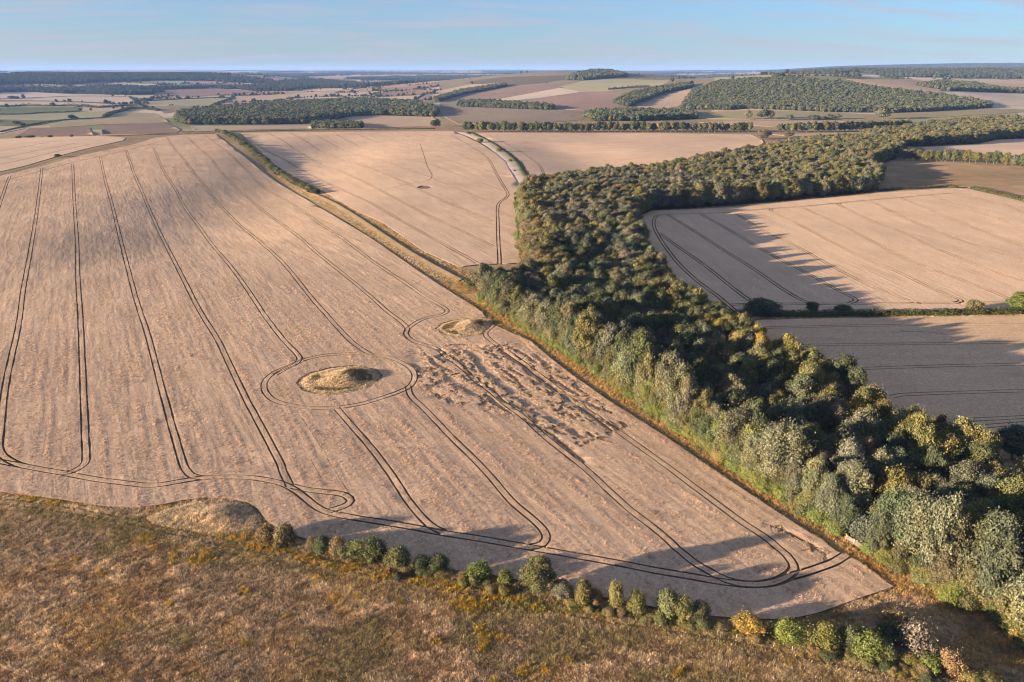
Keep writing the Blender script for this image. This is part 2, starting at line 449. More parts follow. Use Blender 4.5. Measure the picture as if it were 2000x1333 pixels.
T2_base = [[(460, 262), (512, 290), (562, 317), (620, 349), (675, 375), (737, 405), (800, 442), (850, 470), (900, 497), (932, 515)],
           [(525, 262), (562, 282), (600, 307), (650, 330), (712, 357), (775, 390), (837, 422), (900, 452), (955, 478), (972, 488)]]
T2_head = [(860, 258), (879, 263), (910, 281), (937, 297), (955, 313), (968, 337), (981, 360), (992, 379), (988, 388), (976, 397), (972, 410), (973, 460), (975, 499), (976, 520)]
T2_path_shadow = [[(820, 281), (825, 295), (835, 326), (844, 344), (835, 354), (800, 361), (765, 367)], [(540, 281), (606, 279)], [(905, 272), (830, 268)]]  # second line: a thin cast shadow drawn as a gap in the corn
T3 = [[(950, 262), (985, 279), (1008, 292), (1039, 312), (1055, 326), (1067, 352)]]
T4 = [[(1430, 416), (1375, 419), (1312, 420), (1287, 422), (1278, 430), (1277, 443), (1284, 460), (1300, 485), (1325, 517), (1360, 550), (1400, 580), (1437, 611)],
      [(1287, 457), (1325, 485), (1375, 520), (1425, 560), (1460, 587), (1474, 595)], [(1303, 421), (1350, 450), (1412, 490), (1475, 530), (1525, 565), (1562, 587), (1580, 594)],
      [(1368, 420), (1425, 452), (1475, 482), (1525, 510), (1587, 542), (1637, 570), (1666, 584), (1671, 590), (1658, 595)],
      [(1438, 420), (1500, 457), (1550, 480), (1612, 515), (1662, 542), (1700, 560), (1750, 580), (1782, 591), (1806, 595)],
      [(1525, 409), (1508, 410), (1508, 415), (1550, 435), (1625, 475), (1700, 512), (1750, 532), (1812, 562), (1862, 582), (1877, 590), (1866, 594)],
      [(1570, 408), (1650, 445), (1725, 485), (1800, 520), (1900, 557), (1980, 590), (1992, 596)], [(1655, 398), (1640, 399), (1641, 403), (1687, 425), (1750, 450), (1825, 485), (1900, 517), (2000, 552)],
      [(1703, 395), (1775, 430), (1875, 470), (2000, 515)], [(1782, 387), (1766, 388), (1767, 391), (1850, 425), (1925, 455), (2000, 480)], [(1820, 383), (1900, 412), (2000, 447)],
      [(1882, 379), (1950, 397), (2000, 417)], [(1420, 417), (1507, 409), (1572, 405), (1650, 397), (1765, 387), (1860, 379), (1890, 379)],
      [(1425, 598), (1500, 596), (1660, 596), (1760, 595), (1866, 594), (2000, 593)]]
T5 = [[(1482, 643), (1650, 639), (1825, 637), (2000, 636), (2080, 636)], [(1559, 681), (1575, 677), (1720, 675), (2000, 671), (2080, 671)], [(1640, 724), (1825, 718), (2000, 714), (2080, 714)],
      [(1741, 778), (1760, 774), (1860, 770), (2000, 766), (2080, 765)], [(1850, 825), (2000, 818), (2080, 817)], [(1923, 836), (2000, 830), (2080, 829)]]
T6 = [[(-100, 312), (0, 296), (122, 275)], [(-100, 327), (0, 310), (157, 279)], [(-100, 342), (0, 322), (175, 283)]]
M1_px = [(582, 751), (589, 741), (607, 731), (646, 721), (695, 717), (730, 723), (744, 736), (739, 748), (712, 762), (660, 772), (618, 771), (593, 764)]
M2_px = [(851, 645), (862, 634), (885, 628), (912, 625), (945, 623), (961, 627), (957, 640), (940, 656), (900, 662), (868, 656)]
BARE2_px = [(814, 367), (822, 364), (838, 364), (844, 367), (836, 370), (822, 370)]

# woods (ground outlines)
FRONT = [(935, 590), (975, 614), (1025, 648), (1075, 676), (1125, 709), (1200, 760), (1300, 831), (1387, 890), (1475, 950), (1559, 1004), (1640, 1052), (1725, 1105), (1787, 1137), (1850, 1177), (1930, 1203), (1990, 1262), (2100, 1340)]
W1_px = FRONT + [(2100, 1075), (2000, 1003), (1930, 953), (1870, 913), (1800, 888), (1720, 845), (1640, 798), (1560, 750), (1490, 707), (1430, 669), (1370, 636), (1300, 582), (1262, 520), (1241, 455),
                 (1243, 430), (1270, 412), (1340, 408), (1450, 400), (1575, 388), (1700, 376), (1714, 372), (1715, 350), (1696, 328), (1749, 311), (1760, 302), (1720, 287), (1640, 283),
                 (1560, 292), (1480, 306), (1360, 330), (1260, 351), (1160, 357), (1060, 372), (1022, 380), (1018, 395), (1022, 440), (1028, 480), (1034, 520), (1042, 556), (1010, 582), (960, 580)]
W2_px = [(1680, 272), (1755, 285), (1790, 287), (1912, 281), (1947, 273), (2000, 271), (2120, 268), (2120, 238), (1950, 238), (1830, 248), (1760, 260), (1690, 266)]
WC_px = [(343, 237), (367, 244), (525, 244), (605, 242), (625, 237), (700, 227), (760, 226), (846, 229), (857, 222), (838, 211), (800, 203), (700, 198), (600, 202), (480, 211), (400, 218), (350, 225)]
COPSE_px = [(610, 250), (640, 252), (708, 251), (706, 245), (640, 241), (612, 244)]
MEADOW_px = [(-400, 905), (-150, 938), (0, 966), (115, 981), (210, 996), (270, 999), (330, 1020), (420, 1035), (500, 1050), (600, 1075), (760, 1110), (930, 1135), (1060, 1172), (1200, 1200),
             (1300, 1217), (1450, 1240), (1650, 1282), (1790, 1318), (1900, 1345), (2050, 1390), (2100, 1800), (-500, 1800)]

g1, g2, g3, g4, g5, g6, g7, g8 = (PXC(p) for p in (F1_px, F2_px, F3_px, F4_px, F5_px, F6_px, F7_px, F8_px))
gW1, gW2, gWC, gCopse = (PXC(p) for p in (W1_px, W2_px, WC_px, COPSE_px))
gMeadow = PXC(MEADOW_px, 60)
gFront = PX(FRONT)
gM1, gM2 = PXC(M1_px, 10), PXC(M2_px, 10)

# far fields: (outline in pixels, colour, words)
PALE, TAN, BRN, RED, GRN, PGR, GRY = (0.40, 0.33, 0.25), (0.36, 0.27, 0.18), (0.215, 0.155, 0.115), (0.24, 0.165, 0.130), (0.135, 0.155, 0.085), (0.27, 0.255, 0.155), (0.21, 0.17, 0.125)
FAR = [
    ([(860, 209), (1080, 214), (1140, 235), (1052, 241), (895, 243), (867, 228)], GRY, 'dull brown weedy field in front of the dark plantation strip'),
    ([(671, 229), (730, 226), (846, 229), (856, 247), (708, 251)], TAN, 'small tan field tucked between the two dark woods'),
    ([(846, 192), (867, 185), (982, 171), (1070, 165), (1094, 172), (1035, 183), (965, 195), (902, 196)], BRN, 'brown ploughed field on the long open hillside'),
    ([(968, 195), (1035, 183), (1094, 172), (1133, 181), (1052, 192), (1015, 196)], PALE, 'pale stubble wedge between two brown hillside fields'),
    ([(1015, 197), (1052, 192), (1157, 179), (1227, 185), (1196, 195), (1227, 211), (1140, 216), (1085, 213)], RED, 'reddish brown ploughed field below the hilltop clump'),
    ([(1088, 171), (1140, 158), (1192, 154), (1311, 158), (1297, 166), (1192, 178), (1133, 180)], PGR, 'pale green pasture below the hilltop clump of trees'),
    ([(846, 180), (916, 166), (975, 162), (968, 169), (920, 178), (860, 186)], TAN, 'narrow tan slope beside the far hillside hedge'),
    ([(905, 163), (940, 156), (985, 151), (1050, 149), (1108, 148), (1112, 154), (1060, 163), (985, 169)], (0.125, 0.105, 0.070), 'dark heathy ridge beside the hilltop clump'),
    ([(1245, 209), (1308, 183), (1350, 174), (1336, 207), (1297, 213)], TAN, 'tan field slanting up beside the wooded hill'),
    ([(31, 268), (58, 251), (157, 248), (175, 251), (182, 265), (91, 268)], BRN, 'brown striped field nearest the dark curving hedge'),
    ([(196, 245), (315, 240), (332, 244), (352, 254), (345, 261), (201, 264)], BRN, 'brown striped field beside the broadleaf wood corner'),
    ([(96, 245), (140, 239), (210, 233), (236, 223), (262, 220), (300, 222), (322, 233), (330, 240), (196, 244), (157, 247), (100, 250)], (0.29, 0.24, 0.15), 'rough grassy slope above the two brown striped fields'),
    ([(0, 234), (79, 236), (122, 236), (70, 246), (0, 247)], GRN, 'green field under the bend of the dark hedge'),
    ([(0, 226), (145, 221), (245, 215), (201, 231), (157, 233), (122, 235), (0, 233)], PGR, 'long pale green field between two hedges'),
    ([(0, 212), (105, 210), (159, 211), (154, 218), (52, 223), (0, 225)], GRN, 'flat green field below the row of hedge trees'),
    ([(0, 199), (157, 201), (236, 205), (201, 210), (157, 209), (35, 208), (0, 209)], PALE, 'pale stubble field above the row of hedge trees'),
    ([(0, 195), (131, 189), (254, 190), (268, 202), (241, 204), (157, 200), (0, 198)], PALE, 'wide pale stubble field in the middle of the vale'),
    ([(0, 181), (52, 180), (157, 185), (245, 186), (241, 189), (122, 189), (0, 194)], (0.42, 0.36, 0.29), 'whitish stubble field under the long dark wood'),
    ([(283, 199), (451, 192), (413, 207), (297, 207)], PGR, 'pale green rectangle beyond the broadleaf wood'),
    ([(294, 208), (385, 207), (367, 216), (322, 222)], GRY, 'grey stubble patch between green rectangle and wood'),
    ([(371, 247), (605, 246), (609, 252), (420, 256), (385, 258)], (0.33, 0.27, 0.18), 'narrow pale grass strip along the foot of the wood'),
    ([(0, 249), (30, 249), (48, 252), (0, 262)], PALE, 'pale corner of stubble below the green field'),
    ([(1650, 155), (1895, 157), (2060, 160), (2060, 174), (1818, 179), (1737, 172), (1685, 162)], TAN, 'tan stubble fields behind the wooded hill'),
    ([(1818, 180), (1930, 178), (2060, 188), (2060, 208), (1947, 206), (1895, 194)], PALE, 'pale stubble field running behind the hill wood end'),
    ([(1345, 222), (1475, 215), (1640, 221), (1702, 224), (1830, 220), (1947, 213), (2060, 216), (1895, 226), (1772, 234), (1510, 234), (1360, 232)], (0.25, 0.22, 0.12), 'grassy meadow strip along the foot of the wooded hill'),
    ([(1360, 239), (1510, 237), (1667, 237), (1640, 243), (1510, 248), (1405, 243)], TAN, 'tan strip field behind the row of round trees'),
    ([(1503, 263), (1615, 261), (1772, 256), (1678, 261), (1552, 268)], TAN, 'thin tan field in front of the row of round trees'),
    ([(600, 150), (760, 148), (760, 153), (600, 155)], TAN, 'distant tan field in the wide vale'),
    ([(300, 176), (420, 173), (520, 180), (380, 190), (300, 188)], BRN, 'dark fallow field beyond the green rectangle'),
    ([(460, 191), (620, 180), (660, 183), (560, 194), (470, 200)], TAN, 'long tan field above the broadleaf wood'),
]
farpoly = [(PXC(p, 12), c, w) for p, c, w in FAR]

# ------------------------------------------------------------------ far vale: patchwork cells (used for ground colour and for hedgerow trees)
CELL = 310.0
def cells(x, y, cell=CELL):
    """nearest and second nearest jittered cell: distance gap, id hash"""
    a = np.asarray(x, float) / cell; b = np.asarray(y, float) / (cell * 1.25)
    ia, ib = np.floor(a).astype(np.int64), np.floor(b).astype(np.int64)
    d1 = np.full(a.shape, 9e9); d2 = np.full(a.shape, 9e9); h = np.zeros(a.shape)
    for di in (-1, 0, 1):
        for dj in (-1, 0, 1):
            qa, qb = ia + di, ib + dj
            cxx = qa + 0.15 + 0.7 * _hash(qa, qb, 51); cyy = qb + 0.15 + 0.7 * _hash(qa, qb, 52)
            d = np.maximum(np.abs(a - cxx), np.abs(b - cyy) * 1.1) + 0.25 * np.hypot(a - cxx, b - cyy)
            hh = _hash(qa, qb, 53)
            c1 = d < d1
            d2 = np.where(c1, d1, np.minimum(d2, d))
            h = np.where(c1, hh, h); d1 = np.where(c1, d, d1)
    return (d2 - d1) * cell, h

def far_wood(x, y):
    """where the distant country is wooded (0..1)"""
    r = np.hypot(x, y); az = np.arctan2(x, y)
    n = fbm(x / 900 + 7, y / 900, 31, 3)
    w = sm(0.565, 0.60, n) * sm(3600, 4400, r)
    lw = (az < -0.21) & (az > -0.75) & (r > 4050 + 500 * vnoise(az * 30, r * 0, 5)) & (r < 5600 + 500 * vnoise(az * 22, r * 0, 6))
    lw &= ~((n < 0.36) & (r > 4700))
    rw = (az > 0.265) & (az < 0.75) & (r > 4550 + 400 * vnoise(az * 25, r * 0, 8)) & (r < 5700)
    fr = (az > 0.33) & (r > 10500) & (r < 13500)
    w = np.where((az > 0.265) & (r < 4550), 0, w)
    w = np.where((az > -0.13) & (az < 0.265) & (r < 4700), 0, w)
    w = np.where((r < 4050) & (az < -0.13), 0, w)
    return np.maximum(np.maximum(np.maximum(w, lw), rw), fr) > 0.5

# ------------------------------------------------------------------ terrain sheet
def build_terrain():
    rr = np.concatenate([np.linspace(0.5, 78, 14), np.geomspace(82, 2200, 520)[:-1], np.geomspace(2200, 29000, 330)])
    th = np.concatenate([np.linspace(-180, -50, 34)[:-1], np.linspace(-50, 50, 860), np.linspace(50, 180, 34)[1:-1]]) * math.pi / 180
    Rg, T = np.meshgrid(rr, th, indexing='ij')
    X, Y = Rg * np.sin(T), Rg * np.cos(T)
    Z = hgt(X, Y)
    nr, nt_ = X.shape
    idx = np.arange(nr * nt_).reshape(nr, nt_)
    a = idx; b = np.roll(idx, -1, 1)
    q = np.stack([a[:-1], b[:-1], b[1:], a[1:]], -1).reshape(-1, 4)[:, ::-1]
    x, y = X.ravel(), Y.ravel(); r = np.hypot(x, y); az = np.arctan2(x, y)
    col = np.empty((len(x), 3)); col[:] = (0.27, 0.20, 0.115)
    n1 = fbm(x / 60, y / 60, 21, 3)[:, None]
    col = col * (0.8 + 0.4 * n1)
    # far patchwork of fields, hedge banks and woods
    gap, h = cells(x, y)
    pal = np.array([(0.40, 0.33, 0.24), (0.36, 0.28, 0.19), (0.42, 0.35, 0.27), (0.22, 0.16, 0.12), (0.17, 0.19, 0.095), (0.27, 0.26, 0.15), (0.37, 0.30, 0.21), (0.30, 0.22, 0.16)])
    pc = pal[np.minimum((h * 8).astype(int), 7)]
    heath = (az > -0.10) & (az < 0.27) & (r < 4600)
    pc = np.where(heath[:, None], np.array((0.20, 0.17, 0.11)), pc)
    w = sm(1500, 1900, r)[:, None]
    col = col * (1 - w) + pc * w
    fw = far_wood(x, y)
    col[fw] = (0.035, 0.040, 0.022)
    # near zones
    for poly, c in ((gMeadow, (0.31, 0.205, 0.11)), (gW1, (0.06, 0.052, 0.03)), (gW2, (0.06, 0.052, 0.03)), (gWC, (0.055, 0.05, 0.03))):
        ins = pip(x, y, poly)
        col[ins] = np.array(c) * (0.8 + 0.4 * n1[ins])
    for poly in (g1, g2, g3, g4, g5):
        ins = pip(x, y, poly)
        col[ins] = (0.20, 0.145, 0.10)
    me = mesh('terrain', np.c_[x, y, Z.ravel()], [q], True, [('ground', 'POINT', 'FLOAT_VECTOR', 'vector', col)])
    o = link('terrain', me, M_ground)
    tag(o, 'rolling chalk downland of dry grass and distant patchwork fields', kind='structure')
    return float(Z.min()), float(Z.max())
ZLOW, ZHIGH = build_terrain()
print('terrain', ZLOW, ZHIGH)

# ------------------------------------------------------------------ crops: slabs of standing corn with real wheel gaps cut into them
def ribbon(line, off, hw):
    d = np.gradient(line, axis=0); d /= np.hypot(*d.T)[:, None] + 1e-9
    nrm = np.c_[-d[:, 1], d[:, 0]]
    j = (vnoise(line[:, 0] / 2.3, line[:, 1] / 2.3, 401) - 0.5)[:, None]; k = (vnoise(line[:, 0] / 6.0, line[:, 1] / 6.0, 402) - 0.5)[:, None]
    w_ = hw * (1 + 0.55 * j + 0.5 * k)
    off = off + 0.14 * k
    return line + nrm * (off - w_), line + nrm * (off + w_)

def crop(name, poly, height, grid, m, tracks=(), holes=(), extra=None, hfun=None, jit=0.3):
    V, faces = [list(p) for p in poly], [list(range(len(poly)))]
    for hol in holes:
        faces.append(list(range(len(V), len(V) + len(hol)))); V += [list(p) for p in hol]
    nhole0 = len(faces)
    for line, offs, hw in tracks:
        for of in offs:
            a, b = ribbon(line, of, hw)
            i0 = len(V)
            V += [list(p) for p in a] + [list(p) for p in b]
            n = len(a)
            for i in range(n - 1): faces.append([i0 + i, i0 + i + 1, i0 + n + i + 1, i0 + n + i])
    x0, y0 = poly.min(0); x1, y1 = poly.max(0)
    gx, gy = np.meshgrid(np.arange(x0, x1, grid), np.arange(y0, y1, grid))
    gx = gx.ravel() + rng.uniform(-jit, jit, gx.size) * grid; gy = gy.ravel() + rng.uniform(-jit, jit, gy.size) * grid
    if extra is not None: gx, gy = np.r_[gx, extra[:, 0]], np.r_[gy, extra[:, 1]]
    k = pip(gx, gy, poly)
    for hol in holes: k &= ~pip(gx, gy, hol)
    V += np.c_[gx[k], gy[k]].tolist()
    vo, eo, fo, vi, ei, fi = delaunay_2d_cdt([tuple(v) for v in V], [], faces, 1, 1e-4, True)
    vo = np.array([(v[0], v[1]) for v in vo])
    tri = np.array([f for f in fo if len(f) == 3], np.int64)
    keep = np.array([(0 in o) and max(o) == 0 for f, o in zip(fo, fi) if len(f) == 3])
    tri = tri[keep]
    used, inv = np.unique(tri, return_inverse=True)
    tri = inv.reshape(-1, 3); vo = vo[used]
    z0 = hgt(vo[:, 0], vo[:, 1])
    hh = np.full(len(vo), height) if hfun is None else hfun(vo[:, 0], vo[:, 1])
    e = np.concatenate([tri[:, [0, 1]], tri[:, [1, 2]], tri[:, [2, 0]]])
    key = e[:, 0] * (len(vo) + 1) + e[:, 1]; rev = e[:, 1] * (len(vo) + 1) + e[:, 0]
    be = e[~np.isin(key, rev)]
    n = len(vo)
    top = np.c_[vo, z0 + hh]
    bi, binv = np.unique(be, return_inverse=True); be2 = binv.reshape(-1, 2)
    wt_ = np.c_[vo[bi], z0[bi] + hh[bi]]; wb_ = np.c_[vo[bi], z0[bi] - 0.25]
    V3 = np.vstack([top, wt_, wb_])
    k = len(bi)
    wall = np.c_[n + be2[:, 1], n + be2[:, 0], n + k + be2[:, 0], n + k + be2[:, 1]]
    me = mesh(name, V3, [tri, wall], True)
    o = link(name, me, m)
    me.materials.append(M_stalk_shade)
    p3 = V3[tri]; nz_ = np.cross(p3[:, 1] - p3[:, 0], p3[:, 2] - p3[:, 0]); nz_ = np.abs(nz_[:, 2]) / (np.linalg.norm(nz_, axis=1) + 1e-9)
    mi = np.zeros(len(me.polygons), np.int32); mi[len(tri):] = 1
    if hfun is not None: mi[:len(tri)] = nz_ < 0.975  # sloping faces too: the darkened colour damps their sunlit side
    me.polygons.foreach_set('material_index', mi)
    return o

def lines(px, step): return [smooth_line(P(p), step) for p in px]
def pair(ls, hw=0.25, off=0.95): return [(l, (-off, off), hw) for l in ls]
def single(ls, hw=0.3): return [(l, (0,), hw) for l in ls]

d1 = P([(320, 775), (250, 525)]); d1 = d1[1] - d1[0]
ANG1 = math.atan2(d1[0], d1[1])                       # drilling direction of the big field, from +Y
U1 = np.array([math.sin(ANG1), math.cos(ANG1)]); N1 = np.array([math.cos(ANG1), -math.sin(ANG1)])

# beaten-down part of the big field
LODGE = PXC([(800, 690), (850, 686), (930, 683), (990, 676), (1060, 705), (1150, 765), (1240, 830), (1190, 850), (1130, 880), (1060, 850), (1000, 812), (930, 790), (860, 790), (820, 745)])
FLAT = [([(925, 690), (950, 720), (987, 753), (1037, 793), (1075, 815), (1125, 845)], 1.9), ([(977, 687), (1025, 719), (1062, 747), (1085, 765)], 1.2), ([(992, 763), (1025, 788), (1050, 806)], 1.5),
        ([(806, 690), (812, 702), (820, 712)], 2.6), ([(872, 735), (900, 757), (930, 772)], 1.2), ([(930, 700), (945, 727), (960, 738)], 1.0), ([(950, 775), (980, 800)], 1.0),
        ([(1010, 664), (1040, 690), (1075, 720)], 0.6), ([(1100, 775), (1140, 803), (1190, 842)], 0.7), ([(1085, 745), (1120, 770)], 0.8), ([(880, 676), (910, 677)], 1.0),
        ([(838, 700), (850, 712), (868, 722)], 0.9), ([(1075, 850), (1110, 880), (1140, 905)], 0.5), ([(1590, 1076), (1606, 1085)], 0.9), ([(1488, 1024), (1530, 1040), (1590, 1070)], 0.28)]
FLATg = [(smooth_line(P(p), 2.0), w) for p, w in FLAT]
def h1(x, y):
    h = np.full(x.shape, 0.5)
    a = x * N1[0] + y * N1[1]; b = x * U1[0] + y * U1[1]
    ins = pip(x, y, LODGE)
    n = fbm(a / 1.25, b / 4.2, 61, 3) + 0.30 * (vnoise(a / 1.0, b / 1.4, 67) - 0.5)
    low = sm(0.555, 0.60, n)
    h = np.where(ins, 0.52 - 0.36 * low + 0.07 * (vnoise(a / 0.8, b / 1.0, 65) - 0.5), h)
    for l, w in FLATg:
        k = np.abs(x - l[:, 0].mean()) + np.abs(y - l[:, 1].mean()) < 400
        if not k.any(): continue
        d = dist_line(x[k], y[k], l) + 1.3 * w * (fbm(a[k] / 2.2, b[k] / 3.5, 77, 2) - 0.5)
        h[k] = np.minimum(h[k], 0.10 + 0.42 * sm(w * 0.85, w * 1.1, d))
    # flattened specks and tumbled patches in the rest of the field
    n2 = fbm(x / 7.0, y / 5.0, 91, 2); n3 = fbm(x / 60, y / 60, 95, 2)
    h -= np.where(ins, 0, 0.14 * sm(0.70, 0.80, n2) * sm(0.42, 0.60, n3))
    return np.maximum(h, 0.06)
lx, ly = LODGE.min(0) - 2, LODGE.max(0) + 2
ex, ey = np.meshgrid(np.arange(lx[0], ly[0], 0.62), np.arange(lx[1], ly[1], 0.62))
ex, ey = ex.ravel() + rng.uniform(-.25, .25, ex.size), ey.ravel() + rng.uniform(-.25, .25, ey.size)
kin = pip(ex, ey, LODGE)
extra = np.c_[ex[kin], ey[kin]]
for l, w in FLATg[-7:]:
    q = np.repeat(l, 10, 0) + rng.uniform(-w * 1.6, w * 1.6, (len(l) * 10, 2))
    extra = np.vstack([extra, q[~pip(q[:, 0], q[:, 1], LODGE)]])
def grow(p, k):
    d = p - p.mean(0); return p + d / np.hypot(*d.T)[:, None] * k
gl1 = lines(T1, 1.5)
print('field1', len(extra), 'track pts', sum(len(l) for l in gl1))
M_w1 = crop_mat('ripe_wheat', WHEAT, ANG1, row=0.006)
o = crop('wheat_crop', g1, 0.5, 5.0, M_w1, pair(gl1) + single(lines(THIN1, 3.0), 0.08), [grow(gM1, 0.7), grow(gM2, 0.5)], extra, h1)
tag(o, 'big ripe wheat field with curved wheel tracks and two grassy mounds', kind='stuff')

# second field: parallel tramlines repeated at the sprayer's width
b0, b1 = (smooth_line(P(p), 6.0) for p in T2_base)
def shift(line, k):
    d = np.gradient(line, axis=0); d /= np.hypot(*d.T)[:, None]
    return line + np.c_[-d[:, 1], d[:, 0]] * k
sgn = 1 if np.mean(dist_line(shift(b1, 20)[:, 0], shift(b1, 20)[:, 1], b0)) > np.mean(dist_line(b1[:, 0], b1[:, 1], b0)) else -1
sp2 = float(np.median(dist_line(b1[5:-5, 0], b1[5:-5, 1], b0)))
head2 = smooth_line(P(T2_head), 4.0)
tl2 = [b0, b1] + [shift(b1, sgn * sp2 * k) for k in range(1, 9)]
g2in = g2
tr2 = []
for l in tl2:
    k = pip(l[:, 0], l[:, 1], g2) & ~((dist_line(l[:, 0], l[:, 1], head2) < 1.5))
    # stop at the headland track
    side = np.array([(head2[np.argmin(np.hypot(*(head2 - q).T))][0] - q[0]) for q in l]) > 0
    k &= side
    if k.sum() > 3:
        i = np.nonzero(k)[0]; tr2.append(l[i[0]:i[-1] + 1])
print('spacing field 2', sp2, [len(t) for t in tr2])
d2 = b1[len(b1) // 2 + 3] - b1[len(b1) // 2 - 3]
ANG2 = math.atan2(d2[0], d2[1])
M_w2 = crop_mat('ripe_barley', (0.54, 0.405, 0.285), ANG2, 0.045, 0.12, 0.08, row=0.010)
o = crop('wheat_crop', g2, 0.5, 8.0, M_w2, pair(tr2, 0.36) + pair([head2], 0.36) + single(lines(T2_path_shadow, 3.0), 0.35), [PXC(BARE2_px, 6)])
tag(o, 'wedge of ripe corn with straight tracks between hedge and pale track', kind='stuff')

M_w3 = crop_mat('drilled_stubble', (0.53, 0.395, 0.28), R(90), 0.04, 0.08, 0.08, row=0.03)
o = crop('wheat_crop', g3, 0.4, 8.0, M_w3, pair(lines(T3, 3.0), 0.35))
tag(o, 'pinkish corn field in front of the row of round trees', kind='stuff')

l4 = lines(T4, 2.2)
d4 = P([(1625, 475), (1750, 532)]); d4 = d4[1] - d4[0]
M_w4 = crop_mat('pale_wheat', (0.55, 0.41, 0.285), math.atan2(d4[0], d4[1]), 0.045, 0.10, 0.07, row=0.010)
o = crop('wheat_crop', g4, 0.62, 7.0, M_w4, pair(l4, 0.36))
tag(o, 'corn field half under the long saw-toothed shadow of the wood', kind='stuff')
M_w5 = crop_mat('shaded_wheat', (0.53, 0.385, 0.25), R(88), 0.045, 0.10, 0.06, row=0.012)
o = crop('wheat_crop', g5, 0.5, 6.0, M_w5, pair(lines(T5, 4.0), 0.19) + single(lines([[(1740, 652), (1790, 650), (1850, 655)], [(1760, 648), (1800, 653)]], 3.0), 0.15))
tag(o, 'shaded corn field below the hedge with level wheel tracks', kind='stuff')
M_w6 = crop_mat('bright_stubble', (0.56, 0.43, 0.31), R(-66), 0.03, 0.05, 0.05)
o = crop('wheat_crop', g6, 0.35, 9.0, M_w6, pair(lines(T6, 5.0), 0.3))
tag(o, 'bright pale field beyond the farm track on the hill crest', kind='stuff')
M_w7 = crop_mat('dry_pasture', (0.33, 0.235, 0.135), R(95), 0.10, 0.16, 0.22, dark=(0.62, 0.62, 0.55))
o = crop('dry_pasture_grass', g7, 0.25, 8.0, M_w7)
tag(o, 'dry brown pasture lit behind the far corn field corner', kind='stuff')
o = crop('wheat_crop', g8, 0.4, 12.0, M_w6)
tag(o, 'pale field slipping between the two right-hand woods', kind='stuff')

farm = {}
for poly, c, w in farpoly:
    if c not in farm: farm[c] = plain('far_field_soil', c, 0.10, 0.05, 0.0)
    size = max(np.ptp(poly[:, 0]), np.ptp(poly[:, 1]))
    try:
        o = crop('field', poly, 0.55, max(14.0, size / 40), farm[c])
        tag(o, w, kind='structure')
    except Exception as ex_:
        print('far field failed', w, ex_)

# ------------------------------------------------------------------ plants: prototypes
def leaf_quads(pts, nrm, size, rg, up=0.0):
    n = len(pts)
    nrm = nrm + rg.normal(0, 0.55, (n, 3)); nrm /= np.linalg.norm(nrm, axis=1)[:, None] + 1e-9
    t = rg.normal(0, 1, (n, 3)); t[:, 2] += up * 2.5
    t -= nrm * np.sum(t * nrm, 1)[:, None]; t /= np.linalg.norm(t, axis=1)[:, None] + 1e-9
    b = np.cross(nrm, t)
    s = size * rg.uniform(0.55, 1.35, n)[:, None]
    l, w = t * s * (0.5 + 0.45 * up), b * s * (0.42 - 0.12 * up)
    V = np.stack([pts - l, pts + w + nrm * s * 0.12, pts + l, pts - w + nrm * s * 0.12], 1).reshape(-1, 3)
    Fq = np.arange(4 * n).reshape(-1, 4)
    return V, Fq

_ico = None
def ico():
    global _ico
    if _ico is None:
        import bmesh
        bm = bmesh.new(); bmesh.ops.create_icosphere(bm, subdivisions=2, radius=1)
        _ico = (np.array([v.co[:] for v in bm.verts]), np.array([[v.index for v in f.verts] for f in bm.faces])); bm.free()
    return _ico

def crown_mesh(name, seed, Rr, z0, z1, lobes, nleaf, leaf, up=0.0, core=0.72, lob=(0.34, 0.52), top=1.0, ragged=0.16):
    rg = np.random.default_rng(seed)
    hz = (z1 - z0) / 2; zc = (z0 + z1) / 2
    cs = [(0, 0, zc, Rr * 0.62)]
    for i in range(lobes):
        d = rg.normal(0, 1, 3); d /= np.linalg.norm(d); q = rg.uniform(0.55, 1.0)
        rl = Rr * rg.uniform(*lob)
        zf = d[2] * q
        nar = 1 - 0.35 * max(zf, 0) * top - 0.25 * max(-zf - 0.3, 0)
        q *= rg.choice([1.0, 1.2, 1.34], p=[0.68, 0.22, 0.10])
        cs.append((d[0] * q * (Rr - rl * 0.8) * nar, d[1] * q * (Rr - rl * 0.8) * nar, zc + zf * (hz - rl * 0.75), rl))
    cs = np.array(cs)
    w = cs[:, 3] ** 2; cnt = (nleaf * 1.9 * w / w.sum()).astype(int)
    Pn, Nn = [], []
    for (x, y, z, rl), c in zip(cs, cnt):
        d = rg.normal(0, 1, (c, 3)); d /= np.linalg.norm(d, axis=1)[:, None]
        rad = rl * (1 + rg.normal(0, ragged, c) * np.where(rg.random(c) < 0.35, 1.6, 0.6))
        Pn.append(np.array([x, y, z]) + d * rad[:, None] * np.array([1, 1, 0.92])); Nn.append(d)
    Pn, Nn = np.vstack(Pn), np.vstack(Nn)
    ok = Pn[:, 2] > 0.15
    for x, y, z, rl in cs:
        dd = np.linalg.norm((Pn - np.array([x, y, z])) / np.array([1, 1, 0.92]), axis=1)
        ok &= dd > rl * 0.80
    Pn, Nn = Pn[ok], Nn[ok]
    V, Fq = leaf_quads(Pn, Nn, leaf, rg, up)
    va = np.repeat(rg.random(len(Fq)), 4)
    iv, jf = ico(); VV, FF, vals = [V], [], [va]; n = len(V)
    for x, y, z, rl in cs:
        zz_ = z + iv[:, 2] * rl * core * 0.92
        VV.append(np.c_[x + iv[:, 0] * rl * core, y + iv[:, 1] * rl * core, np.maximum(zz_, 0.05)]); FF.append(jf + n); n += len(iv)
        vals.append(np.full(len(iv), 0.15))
    return mesh(name, np.vstack(VV), [Fq, np.vstack(FF)], False, [('leaf', 'POINT', 'FLOAT', 'value', np.concatenate(vals))])

